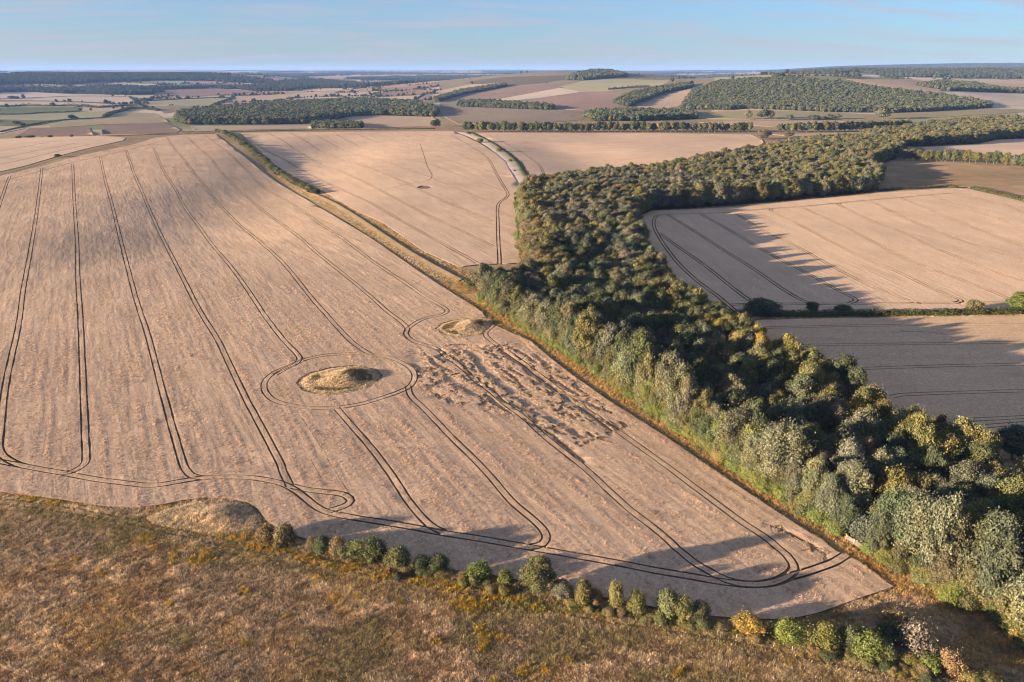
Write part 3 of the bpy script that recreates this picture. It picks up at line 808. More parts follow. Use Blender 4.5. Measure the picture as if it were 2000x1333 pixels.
def bare_crown(name, seed, Rr, z0, z1, n):
    """a thin dying crown: upright bare twigs with a few leaves"""
    rg = np.random.default_rng(seed)
    d = rg.normal(0, 1, (n, 3)); d /= np.linalg.norm(d, axis=1)[:, None]
    q = rg.random(n) ** 0.4
    pts = np.c_[d[:, 0] * Rr * q, d[:, 1] * Rr * q, (z0 + z1) / 2 + d[:, 2] * (z1 - z0) / 2 * q]
    t = np.c_[d[:, 0] * 0.9, d[:, 1] * 0.9, np.full(n, 0.75)] + rg.normal(0, 0.25, (n, 3)); t /= np.linalg.norm(t, axis=1)[:, None]
    b = np.cross(t, rg.normal(0, 1, (n, 3))); b /= np.linalg.norm(b, axis=1)[:, None]
    L = rg.uniform(0.5, 1.5, n)[:, None]; W = rg.uniform(0.05, 0.14, n)[:, None]
    V = np.stack([pts - t * L * 0.5 - b * W, pts - t * L * 0.5 + b * W, pts + t * L * 0.5], 1).reshape(-1, 3)
    return mesh(name, V, [np.arange(3 * n).reshape(-1, 3)], False, [('leaf', 'POINT', 'FLOAT', 'value', np.repeat(rg.random(n), 3))])

def trunk_mesh(name, seed, h, r, spread, sides=7, limbs=5):
    rg = np.random.default_rng(seed)
    V, Fq = [], []
    def tube(a, b, ra, rb, k):
        a, b = np.array(a, float), np.array(b, float)
        prev = None
        for i in range(k + 1):
            t = i / k; c = a + (b - a) * t + (rg.normal(0, 0.06, 3) * np.linalg.norm(b - a) * 0.3 if 0 < i < k else 0)
            rr_ = ra + (rb - ra) * t
            dz_ = (b - a) / np.linalg.norm(b - a)
            u = np.cross(dz_, (0.3, 0.9, 0.1)); u /= np.linalg.norm(u); w = np.cross(dz_, u)
            i0 = len(V)
            for s in range(sides):
                an = 2 * math.pi * s / sides
                V.append(c + (u * math.cos(an) + w * math.sin(an)) * rr_)
            if prev is not None:
                for s in range(sides): Fq.append([prev + s, prev + (s + 1) % sides, i0 + (s + 1) % sides, i0 + s])
            prev = i0
    tube((0, 0, -0.3), (rg.normal(0, .2), rg.normal(0, .2), h), r, r * 0.45, 4)
    for i in range(limbs):
        an = rg.uniform(0, 6.28); z = h * rg.uniform(0.35, 0.8); sp = spread * rg.uniform(0.5, 0.8)
        tube((0, 0, z), (math.cos(an) * sp, math.sin(an) * sp, z + h * rg.uniform(0.25, 0.5)), r * 0.4, r * 0.12, 3)
    me = mesh(name, np.array(V), [np.array(Fq)], True)
    me.materials.append(M_bark)
    return me

def mk(me, m): me.materials.append(m); return me
TREES = []          # (crown mesh, trunk mesh, height, radius)
for s in range(7):
    Rr = [4.6, 4.2, 5.0, 4.4, 3.8, 4.8, 4.3][s]; H = [16, 17, 15, 16.5, 17.5, 16, 15][s]
    TREES.append((mk(crown_mesh('broadleaf_crown', 100 + s, Rr * 1.1, 0.9 + 0.3 * (s % 3), H, 52 + 5 * s, 20000, 0.36, [0.2, 0.6, 0.1, 0.45, 0.8, 0.3, 0.7][s],
                             core=0.62, lob=(0.15, 0.33), ragged=0.32), M_leaf),
                  trunk_mesh('broadleaf_trunk', 200 + s, H * 0.62, 0.28, Rr), H, Rr))
BARE = []
for s in range(2):
    BARE.append((mk(bare_crown('thin_crown', 150 + s, 3.2, 4.0, 15.5, 2600), M_leaf), trunk_mesh('thin_trunk', 250 + s, 12.5, 0.24, 3.0, limbs=9), 15.5, 3.2))
ROUND = []
for s in range(4):
    ROUND.append((mk(crown_mesh('round_crown', 300 + s, 5.2, 2.2, 14.5, 20, 3600, 0.85, 0.1, top=0.5), M_leaf), trunk_mesh('round_trunk', 350 + s, 8.5, 0.3, 4.4), 14.5, 5.2))
BUSH = []
for s in range(6):
    BUSH.append((mk(crown_mesh('bush_crown', 400 + s, 2.1, 0.05, [3.2, 3.6, 3.0, 4.0, 3.4, 4.2][s], 20, 6500, 0.18, [0.2, 0.4, 0.1, 0.5, 0.3, 0.6][s], top=0.6, lob=(0.22, 0.46), ragged=0.26, core=0.68), M_leaf),
                 trunk_mesh('bush_stem', 450 + s, 2.0, 0.09, 1.2), [3.2, 3.6, 3.0, 4.0, 3.4, 4.2][s], 1.9))
SPIKY = [(mk(crown_mesh('twiggy_crown', 480 + s, 2.0, 0.2, 4.0, 16, 3400, 0.20, 0.8, core=0.45, lob=(0.2, 0.45), ragged=0.42), M_leaf), trunk_mesh('twiggy_stem', 485 + s, 3.2, 0.08, 1.4, limbs=8), 4.2, 1.9) for s in range(2)]
FARTREE = [mk(crown_mesh('distant_crown', 500 + s, 5.4, 0.5, 15, 12, 700, 1.5, 0.1, core=0.9), M_leaf) for s in range(5)]
FARBUSH = [mk(crown_mesh('distant_bush', 520 + s, 2.2, 0.0, 3.4, 8, 350, 0.7, 0.1, core=0.9), M_leaf) for s in range(3)]

# ------------------------------------------------------------------ scattering of what nobody counts
def scatter(name, pts, rotz, scale, tint, protos, label, tilt=None):
    coll = bpy.data.collections.new(name + '_sources')
    for i, me in enumerate(protos):
        coll.objects.link(bpy.data.objects.new(name + '_source', me))
    n = len(pts)
    me = bpy.data.meshes.new(name)
    me.vertices.add(n); me.vertices.foreach_set('co', np.asarray(pts, np.float32).ravel())
    rot = np.zeros((n, 3), np.float32); rot[:, 2] = rotz
    if tilt is not None: rot[:, :2] = tilt
    sc3 = np.asarray(scale, np.float32)
    if sc3.ndim == 1: sc3 = np.repeat(sc3[:, None], 3, 1)
    for nm, typ, key, arr in (('rot', 'FLOAT_VECTOR', 'vector', rot), ('size', 'FLOAT_VECTOR', 'vector', sc3), ('tint', 'FLOAT_VECTOR', 'vector', np.asarray(tint, np.float32)),
                              ('pick', 'INT', 'value', rng.integers(0, len(protos), n).astype(np.int32))):
        a = me.attributes.new(nm, typ, 'POINT'); a.data.foreach_set(key, arr.ravel())
    o = link(name, me)
    ng = bpy.data.node_groups.new(name + '_nodes', 'GeometryNodeTree')
    ng.interface.new_socket('Geometry', in_out='INPUT', socket_type='NodeSocketGeometry')
    ng.interface.new_socket('Geometry', in_out='OUTPUT', socket_type='NodeSocketGeometry')
    N = ng.nodes.new
    gi, go = N('NodeGroupInput'), N('NodeGroupOutput')
    ci = N('GeometryNodeCollectionInfo'); ci.inputs['Collection'].default_value = coll
    ci.inputs['Separate Children'].default_value = True; ci.inputs['Reset Children'].default_value = True
    ip = N('GeometryNodeInstanceOnPoints'); ip.inputs['Pick Instance'].default_value = True
    def attr(nm, t):
        a = N('GeometryNodeInputNamedAttribute'); a.data_type = t; a.inputs['Name'].default_value = nm
        return [s for s in a.outputs if s.enabled and s.name == 'Attribute'][0]
    L = ng.links.new
    L(gi.outputs[0], ip.inputs['Points']); L(ci.outputs[0], ip.inputs['Instance'])
    L(attr('pick', 'INT'), ip.inputs['Instance Index'])
    er = N('FunctionNodeEulerToRotation'); L(attr('rot', 'FLOAT_VECTOR'), er.inputs[0]); L(er.outputs[0], ip.inputs['Rotation'])
    L(attr('size', 'FLOAT_VECTOR'), ip.inputs['Scale'])
    L(ip.outputs[0], go.inputs[0])
    md = o.modifiers.new('scatter', 'NODES'); md.node_group = ng
    tag(o, label, kind='stuff')
    return o

def plant(kind, proto, x, y, sxy, sz, rot, tint, label, cat, group=None, dz=0.0, trunk='trunk', tb=None):
    root = bpy.data.objects.new(kind, None); C.objects.link(root)
    root.empty_display_size = 1
    root.location = (x, y, float(hgt(x, y)) + dz); root.rotation_euler = (0, 0, rot); el = rng.uniform(0.86, 1.16); root.scale = (sxy * el, sxy / el, sz)
    tag(root, label, cat, group)
    c = link('crown' if trunk == 'trunk' else 'foliage', proto[0], None, root); c['tint'] = [float(v) for v in tint]
    link(trunk, proto[1], None, root)
    return root

def fill(poly, step, jit=0.36):
    x0, y0 = poly.min(0); x1, y1 = poly.max(0)
    gx, gy = np.meshgrid(np.arange(x0, x1, step), np.arange(y0, y1, step * 0.87))
    gx[1::2] += step / 2
    gx = gx.ravel() + rng.uniform(-jit, jit, gx.size) * step; gy = gy.ravel() + rng.uniform(-jit, jit, gy.size) * step
    k = pip(gx, gy, poly)
    return np.c_[gx[k], gy[k]]

TINT = {'dark green': (0.056, 0.067, 0.038), 'grey green': (0.100, 0.104, 0.068), 'olive green': (0.094, 0.095, 0.046), 'golden green': (0.120, 0.110, 0.046),
        'yellow': (0.165, 0.135, 0.042), 'rusty brown': (0.115, 0.096, 0.058), 'bluish green': (0.070, 0.083, 0.058), 'bare grey': (0.128, 0.116, 0.090), 'bright green': (0.090, 0.106, 0.036),
        'tan': (0.150, 0.115, 0.062)}
def tint_of(k, v=0.18):
    return 1.60 * np.array(TINT[k]) * rng.uniform(1 - v, 1 + v) * rng.uniform(0.94, 1.06, 3)
def choose(d):
    k = list(d); p = np.array([d[q] for q in k], float); return k[rng.choice(len(k), p=p / p.sum())]

# ------------------------------------------------------------------ the main wood
wood = []           # x, y, tint word, zone, scale
front = smooth_line(gFront, 4.9)
fd = np.gradient(front, axis=0); fd /= np.hypot(*fd.T)[:, None]
fn = np.c_[-fd[:, 1], fd[:, 0]]
mid_in = np.array([gW1[:, 0].mean(), gW1[:, 1].mean()])
if np.mean(np.sum(fn * (mid_in - front), 1)) < 0: fn = -fn
gate_xy = P([(1666, 1058)])[0]
for i, (q, nn) in enumerate(zip(front, fn)):
    if np.hypot(*(q - gate_xy)) < 4.2: continue
    pxy = q + nn * rng.uniform(2.6, 4.6)
    t = choose({'grey green': 6, 'olive green': 3.4, 'rusty brown': 0.15, 'dark green': 1.4})
    wood.append((*pxy, t, 'front', rng.choice([rng.uniform(0.62, 0.85), rng.uniform(0.85, 1.14)], p=[0.35, 0.65])))
for q, nn in zip(smooth_line(gFront, 4.4), np.interp(np.linspace(0, 1, len(smooth_line(gFront, 4.4))), np.linspace(0, 1, len(fn)), np.arange(len(fn))).astype(int)):
    if np.hypot(*(q - gate_xy)) < 3.5: continue
    wood.append((*(q + fn[nn] * rng.uniform(1.0, 3.0)), choose({'grey green': 4, 'olive green': 4, 'bright green': 1, 'dark green': 1}), 'front', rng.uniform(0.36, 0.62)))
inner = fill(gW1, 5.9)
dfront = dist_line(inner[:, 0], inner[:, 1], gFront)
edgeF2 = smooth_line(P([(1020, 380), (1018, 395), (1022, 440), (1028, 480), (1034, 520), (1042, 556)]), 8)
back = PX([(2100, 1075), (2000, 1003), (1930, 953), (1870, 913), (1800, 888), (1720, 845), (1640, 798), (1560, 750), (1490, 707), (1430, 669), (1370, 636), (1300, 582)])
north = PX([(1022, 380), (1060, 372), (1160, 357), (1260, 351), (1360, 330), (1480, 306)])
dE, dB, dN = (dist_line(inner[:, 0], inner[:, 1], l) for l in (edgeF2, back, north))
patch = fbm(inner[:, 0] / 30, inner[:, 1] / 30, 71, 2)
for i, q in enumerate(inner):
    if dfront[i] < 6.8: continue
    bp_ = proj(q[0], q[1], 10.0)
    if dE[i] < 16:
        t, z = choose({'rusty brown': 2.2, 'olive green': 4.5, 'golden green': 2, 'grey green': 1}), 'west'
    elif dB[i] < 17:
        t, z = choose({'golden green': 3.4, 'olive green': 5, 'yellow': 0.35, 'dark green': 1.6}), 'back'
    elif dN[i] < 18:
        t, z = choose({'rusty brown': 2.5, 'olive green': 4, 'golden green': 1.5, 'dark green': 1}), 'north'
    elif q[1] > 400:
        if patch[i] > 0.56 and q[0] < 160: t = choose({'bare grey': 3, 'grey green': 3, 'bluish green': 1})
        else: t = choose({'grey green': 4.5, 'olive green': 4, 'golden green': 1.6, 'rusty brown': 0.7, 'dark green': 1.2})
        z = 'upper'
    else:
        if patch[i] > 0.60: t = choose({'bare grey': 1.3, 'grey green': 4, 'olive green': 1})
        else: t = choose({'bluish green': 4, 'dark green': 4, 'grey green': 1.6, 'olive green': 1.4, 'golden green': 0.5, 'rusty brown': 0.35})
        z = 'middle'
    s = rng.uniform(0.66, 1.0) if z == 'middle' else rng.uniform(0.8, 1.02)
    wood.append((*q, t, z, s))
wx = np.array([w[0] for w in wood]); wy = np.array([w[1] for w in wood])
wpx, wpy, wdep = proj(wx, wy, hgt(wx, wy) + 10)
inview = (wpx > -20) & (wpx < 2030) & (wpy > 100) & (wpy < 1400)
# nearest trees in view stand as things of their own
order = np.argsort(np.where(inview, wdep, 1e9))
single_ids = [i for i in order[:290] if inview[i]]
isset = set(single_ids)
print('wood trees', len(wood), 'single', len(single_ids), 'farthest', wdep[single_ids[-1]])
f_rank = {}
fr = [i for i in single_ids if wood[i][3] == 'front']
fr.sort(key=lambda i: wood[i][1])
for k, i in enumerate(fr): f_rank[i] = k + 1
others = [i for i in single_ids if wood[i][3] != 'front']
near_front = {i: fr[int(np.argmin(np.hypot(wx[fr] - wx[i], wy[fr] - wy[i])))] for i in others}
row_of = {}
seen_lab = {}
df_all = dist_line(wx, wy, gFront)
for i in single_ids:
    x, y, t, z, s = wood[i]
    pr = BARE[rng.integers(2)] if t == 'bare grey' and rng.random() < 0.7 else TREES[rng.integers(len(TREES))]
    size = 'tall' if s > 0.97 else 'low' if s < 0.63 else 'small' if s < 0.84 else 'middling'
    if z == 'front':
        lab = f'{size} {t} tree, {ordinal(f_rank[i])} along the wood front counted from the meadow end'
    else:
        k = f_rank[near_front[i]]
        d = df_all[i]
        depth = 'second row' if d < 15 else 'third row' if d < 22 else 'fourth row' if d < 29 else 'fifth row' if d < 36 else 'sixth row' if d < 43 else 'rearmost rows'
        lab = f'{size} {t} tree in the {depth} of the wood behind front tree {ordinal(k)}'
        if z == 'back': lab = f'{size} {t} tree on the far wood edge level with front tree {ordinal(k)}'
    n0 = seen_lab.get(lab, 0); seen_lab[lab] = n0 + 1
    if n0: lab = lab.replace(' tree', [' rounded tree', ' slimmer tree', ' broader tree', ' leaning tree', ' ragged tree', ' dense tree', ' thin tree'][min(n0 - 1, 6)], 1)
    plant('broadleaf_tree', pr, x, y, s ** 0.8 * rng.uniform(0.78, 1.0), s * rng.uniform(0.98, 1.18) * (1.0 if z != 'front' else 1.16), rng.uniform(0, 6.28), tint_of(t), lab, 'tree', 'broadleaf trees of the wood beside the big field')
rest = [i for i in range(len(wood)) if i not in isset]
if rest:
    rx, ry = wx[rest], wy[rest]
    s = np.array([wood[i][4] for i in rest])
    tt = np.array([tint_of(wood[i][2]) for i in rest])
    scatter('woodland', np.c_[rx, ry, hgt(rx, ry)], rng.uniform(0, 6.28, len(rest)), np.c_[s * rng.uniform(1.0, 1.25, len(s)), s * rng.uniform(1.0, 1.25, len(s)), s * rng.uniform(0.95, 1.12, len(s))], tt, [t[0] for t in TREES], 'remaining canopy of the broadleaf wood stretching between the corn fields')

# bright undergrowth along the sunny foot of the wood
u = smooth_line(gFront, 1.0)
ud = np.gradient(u, axis=0); ud /= np.hypot(*ud.T)[:, None]; un = np.c_[-ud[:, 1], ud[:, 0]]
if np.mean(np.sum(un * (mid_in - u), 1)) < 0: un = -un
k = np.hypot(*(u - gate_xy).T) > 4.0
u, un = u[k], un[k]
u = np.vstack([u + un * rng.uniform(0.3, 3.4, len(u))[:, None] for _ in range(2)])
ue = edgeF2 - np.array([1.0, 0]) * rng.uniform(2, 5, len(edgeF2))[:, None]
u = np.vstack([u, ue])
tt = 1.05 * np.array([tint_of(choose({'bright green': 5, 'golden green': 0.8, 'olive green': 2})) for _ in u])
ss = rng.uniform(0.35, 1.25, len(u))
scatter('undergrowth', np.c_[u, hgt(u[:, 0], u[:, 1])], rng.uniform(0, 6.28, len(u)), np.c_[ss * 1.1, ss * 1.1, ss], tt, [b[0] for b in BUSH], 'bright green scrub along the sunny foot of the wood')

q = fill(gW1, 5.2)
q = q[(q[:, 1] < 460) & (dist_line(q[:, 0], q[:, 1], gFront) > 3)]
s = rng.uniform(1.3, 2.3, len(q))
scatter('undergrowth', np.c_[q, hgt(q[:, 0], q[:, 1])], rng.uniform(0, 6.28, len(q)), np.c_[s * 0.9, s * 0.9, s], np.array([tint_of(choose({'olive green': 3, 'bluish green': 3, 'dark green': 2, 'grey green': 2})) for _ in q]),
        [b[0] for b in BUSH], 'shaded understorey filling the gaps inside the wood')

# second wood behind, copse, broadleaf wood on the vale edge
def stuff_wood(name, poly, step, words, label, protos, s0=0.8, s1=1.1, edge=None):
    q = fill(poly, step)
    s = rng.uniform(s0, s1, len(q))
    tt = np.array([tint_of(choose(words)) for _ in q])
    wid = 1.3 if protos is FARTREE else 1.1
    scatter(name, np.c_[q, hgt(q[:, 0], q[:, 1])], rng.uniform(0, 6.28, len(q)), np.c_[s * wid, s * wid, s * 0.92], tt, protos, label)
stuff_wood('woodland', gW2, 8.0, {'olive green': 4, 'grey green': 3, 'golden green': 2, 'dark green': 2, 'rusty brown': .6}, 'wood beyond the dry pasture joining the row of round trees', [t[0] for t in TREES])
stuff_wood('woodland', gWC, 8.5, {'dark green': 6, 'bluish green': 3, 'olive green': 2.5}, 'dark broadleaf wood on the edge of the vale', FARTREE, 0.7, 1.3)
stuff_wood('copse', gCopse, 7.0, {'dark green': 6, 'bluish green': 3}, 'small dark copse at the field corner', FARTREE, 0.6, 0.8)
HILL_px = [(1328, 214), (1422, 216), (1457, 213), (1632, 220), (1741, 221), (1825, 218), (1937, 211), (1905, 199), (1810, 186), (1720, 176), (1640, 164), (1560, 156), (1470, 157), (1400, 163), (1352, 180)]
gHill = PXC(HILL_px, 12)
stuff_wood('woodland', gHill, 7.6, {'dark green': 6, 'olive green': 2, 'bluish green': 3}, 'large wood covering the rounded hill', FARTREE, 0.62, 1.0)
for p, lab in (([(895, 203), (940, 201), (1082, 211), (1080, 216), (990, 213), (895, 209)], 'dark plantation strip below the ploughed hillside'),
               ([(1197, 203), (1235, 185), (1300, 172), (1352, 166), (1352, 172), (1300, 182), (1245, 204), (1228, 210)], 'wooded strip slanting up towards the hill wood'),
               ([(1140, 229), (1165, 222), (1250, 221), (1345, 222), (1362, 233), (1250, 237), (1160, 237)], 'dark wood strip behind the row of round trees'),
               ([(1106, 157), (1125, 148), (1155, 142), (1190, 142), (1212, 146), (1225, 151), (1195, 153), (1140, 158)], 'clump of trees crowning the far hilltop'),
               ([(846, 196), (900, 180), (985, 167), (990, 170), (905, 186), (852, 201)], 'long hedge of trees climbing the far hillside'),
               ([(1790, 168), (1830, 164), (1900, 166), (1950, 176), (2060, 182), (2060, 186), (1930, 181), (1850, 178)], 'small dark wood among the stubble behind the hill')):
    stuff_wood('woodland', PXC(p, 10), 9.0, {'dark green': 5, 'bluish green': 3, 'olive green': 1.0}, lab, FARTREE, *((0.6, 1.6) if 'crowning' in lab else (0.75, 1.15)))

# distant woods and hedgerow trees of the vale
n = 900000
r_ = np.exp(rng.uniform(math.log(2600), math.log(15500), n)); a_ = rng.uniform(-0.80, 0.80, n)
x_, y_ = r_ * np.sin(a_), r_ * np.cos(a_)
gap, hsh = cells(x_, y_)
fw = far_wood(x_, y_)
inside = np.zeros(n, bool)
for poly, c, w in farpoly: inside |= pip(x_, y_, poly)
for poly in (gHill, gWC): inside |= pip(x_, y_, poly)
heath = (a_ > -0.10) & (a_ < 0.27) & (r_ < 4700)
hedge = (gap < 5 + r_ / 900) & (vnoise(x_ / 120, y_ / 120, 3) > 0.30) & ~heath & ~inside & ~fw
tree1 = (rng.random(n) < 0.0012) & ~inside & ~fw
# a wood of even density whatever the distance
wsel = fw & ~inside
kw = np.nonzero(wsel)[0]
cellw = np.floor(x_[kw] / (13 + r_[kw] / 900)).astype(np.int64) * 100003 + np.floor(y_[kw] / (13 + r_[kw] / 900)).astype(np.int64)
_, first = np.unique(cellw, return_index=True)
kk = np.concatenate([kw[first]])
s = rng.uniform(0.85, 1.25, len(kk)) * (1.0 + np.clip(r_[kk] / 9000, 0, 1.2))
tt = 0.72 * np.array([tint_of(choose({'dark green': 6, 'bluish green': 4, 'olive green': 1})) for _ in kk])
scatter('woodland', np.c_[x_[kk], y_[kk], hgt(x_[kk], y_[kk])], rng.uniform(0, 6.28, len(kk)), np.c_[s * 1.25, s * 1.25, np.minimum(s, 1.35)], tt, FARTREE, 'long dark woods on the far side of the vale')
kk = np.nonzero(hedge | tree1)[0]
cellw = np.floor(x_[kk] / 9).astype(np.int64) * 100003 + np.floor(y_[kk] / 9).astype(np.int64)
_, first = np.unique(cellw, return_index=True); kk = kk[first]
s = rng.uniform(0.3, 0.62, len(kk)); big = rng.random(len(kk)) < 0.16; s[big] *= 1.9
tt = 0.78 * np.array([tint_of(choose({'dark green': 6, 'bluish green': 3, 'olive green': 1.5})) for _ in kk])
scatter('hedgerow_foliage', np.c_[x_[kk], y_[kk], hgt(x_[kk], y_[kk])], rng.uniform(0, 6.28, len(kk)), np.c_[s * 1.3, s * 1.3, s], tt, FARTREE, 'hedgerows and scattered trees dividing the distant fields')
print('far trees', len(kk))

# ------------------------------------------------------------------ single trees, bushes and hedges
row = smooth_line(P([(910, 258), (1035, 259), (1200, 259), (1350, 259), (1462, 259)]), 9.4)
row2 = smooth_line(P([(1522, 259), (1615, 259), (1685, 257), (1772, 253)]), 9.4)
for rw, nm in ((row, 'long tree row'), (row2, 'shorter tree row')):
    for i, q in enumerate(rw):
        t = choose({'dark green': 5, 'olive green': 4, 'golden green': 0.7})
        s = rng.uniform(1.02, 1.34)
        plant('round_tree', ROUND[rng.integers(4)], q[0] + rng.normal(0, .8), q[1] + rng.normal(0, 1.2), s * rng.uniform(0.95, 1.12), s, rng.uniform(0, 6.28), tint_of(t),
              f'{t} round tree, {ordinal(i + 1)} from the hedge end of the {nm}' if nm[0] == 'l' else f'{t} round tree, {ordinal(i + 1)} from the gap in the {nm}', 'tree', 'round trees in the row between the fields')

def place(px, py, wpx, hpx, proto, kind, t, label, cat, group=None, trunk='stem'):
    """a plant whose foot, width and height were read off the photograph"""
    q = P([(px, py)])[0]
    z = float(hgt(q[0], q[1])); _, _, dep = proj(q[0], q[1], z)
    th = math.atan2(CAM_H - z, math.hypot(*q))
    wm_ = wpx * dep / F; hm = max(0.6, (hpx * dep / F - 0.28 * wm_ * math.sin(th)) / math.cos(th))
    q = q * (1 + 0.30 * wm_ / np.hypot(*q))
    return plant(kind, proto, q[0], q[1], 1.22 * wm_ / (2 * proto[3]), 1.06 * hm / proto[2], rng.uniform(0, 6.28), tint_of(t, 0.10) if isinstance(t, str) else t, label, cat, group, trunk=trunk)

ONE = [  # px, foot, width, height, set, kind, tint, label
    (1050, 1172, 46, 74, 'TREES', 'tree', 'olive green', 'tallest rounded tree in the broken hedge between meadow and corn'),
    (940, 577, 44, 44, 'TREES', 'tree', 'olive green', 'single bushy tree standing at the head of the wood by the stubble corner'),
    (985, 596, 60, 48, 'TREES', 'tree', 'grey green', 'broad grey green tree beside the stubble corner'),
    (1485, 618, 50, 30, 'BUSH', 'bush', 'dark green', 'wide dark bush rising from the hedge nearest the wood'),
    (1585, 612, 19, 22, 'TREES', 'tree', 'dark green', 'small round-headed tree standing over the dark hedge'),
    (1645, 613, 25, 17, 'BUSH', 'bush', 'dark green', 'low dark bush between the round-headed tree and the sunlit bush'),
    (1900, 612, 25, 25, 'BUSH', 'bush', 'olive green', 'sunlit rounded bush on the long hedge'),
    (1998, 614, 44, 42, 'TREES', 'tree', 'bright green', 'large bright green tree at the sunny end of the hedge'),
    (1974, 905, 52, 74, 'TREES', 'tree', 'bluish green', 'very dark dense tree in the shaded corn field corner'),
    (113, 308, 10, 6, 'BUSH', 'bush', 'dark green', 'lone dark bush beside the farm track on the crest'),
    (1491, 273, 22, 19, 'TREES', 'tree', 'grey green', 'pale green tree in the gap of the tree row'),
    (1540, 269, 14, 11, 'TREES', 'tree', 'grey green', 'pale bushy tree beside the wood end and the thin tan field'),
    (1490, 234, 16, 20, 'ROUND', 'tree', 'dark green', 'larger of two dark trees on the meadow below the hill wood'),
    (1504, 234, 12, 17, 'ROUND', 'tree', 'dark green', 'smaller of two dark trees on the meadow below the hill wood'),
    (1460, 234, 12, 18, 'TREES', 'tree', 'grey green', 'slender pale tree on the meadow below the hill wood'),
    (1723, 234, 24, 19, 'ROUND', 'tree', 'grey green', 'broad pale tree standing alone behind the tree row'),
    (1632, 234, 14, 12, 'TREES', 'tree', 'grey green', 'pale scrubby tree with taller neighbours under the hill'),
    (1618, 234, 18, 11, 'BUSH', 'bush', 'grey green', 'grey green bush beside the pale scrubby tree'),
    (1590, 235, 24, 9, 'BUSH', 'bush', 'bluish green', 'long low bush on the meadow below the hill wood'),
    (1542, 235, 13, 10, 'BUSH', 'bush', 'bluish green', 'small isolated bush on the meadow'),
    (141, 234, 11, 9, 'ROUND', 'tree', 'dark green', 'dark tree where the curved hedge meets the pale green field'),
    (149, 234, 7, 5, 'BUSH', 'bush', 'dark green', 'low bush just beside the dark hedge tree'),
    (34, 245, 13, 8, 'ROUND', 'tree', 'dark green', 'dark clumped tree standing on the flat green field'),
    (44, 246, 9, 6, 'BUSH', 'bush', 'dark green', 'bushy companion of the dark clumped tree'),
    (24, 194, 12, 6, 'ROUND', 'tree', 'bluish green', 'broad dark tree alone in the whitish stubble'),
    (32, 194, 8, 5, 'BUSH', 'bush', 'bluish green', 'bush leaning against the broad tree in whitish stubble'),
    (104, 209, 9, 8, 'ROUND', 'tree', 'dark green', 'tallest tree in the row above the green field'),
    (220, 189, 6, 5, 'ROUND', 'tree', 'bluish green', 'small dark tree at the corner of the wide stubble'),
    (98, 269, 8, 5, 'BUSH', 'bush', 'olive green', 'bush peeping over the crest below the brown striped field'),
    (140, 268, 6, 5, 'BUSH', 'bush', 'olive green', 'smaller bush peeping over the crest beside the pale strip'),
    (36, 270, 10, 4, 'BUSH', 'bush', 'olive green', 'low bush on the crest near the curved hedge end'),
    (60, 269, 14, 4, 'BUSH', 'bush', 'olive green', 'long low bush on the crest under the striped field'),
    (937, 279, 12, 8, 'BUSH', 'bush', 'olive green', 'largest bush on the pale chalk track between two corn fields'),
    (975, 297, 10, 7, 'BUSH', 'bush', 'olive green', 'second bush down the pale chalk track beside the green ditch'),
    (997, 316, 6, 5, 'BUSH', 'bush', 'olive green', 'small round bush on the pale chalk track'),
    (1005, 335, 4, 3, 'BUSH', 'bush', 'rusty brown', 'tiny brown bush low on the pale chalk track'),
    (916, 262, 6, 4, 'BUSH', 'bush', 'dark green', 'bush at the top of the chalk track beside the tree row'),
    (848, 250, 12, 16, 'TREES', 'tree', 'dark green', 'narrow tree at the corner where the broadleaf wood ends'),
    (854, 247, 10, 14, 'TREES', 'tree', 'olive green', 'second narrow tree at the broadleaf wood corner'),
    (1860, 369, 14, 6, 'BUSH', 'bush', 'olive green', 'bush where the short hedge meets the pasture gateway'),
]
sets = {'TREES': TREES, 'BUSH': BUSH, 'ROUND': ROUND}
for i, (px, py, w_, h_, st, kd, t, lab) in enumerate(ONE):
    plist = sets[st]
    place(px, py, w_, h_, plist[i % len(plist)], 'tree' if kd == 'tree' else 'bush', t, lab, kd, trunk='trunk' if kd == 'tree' else 'stem')

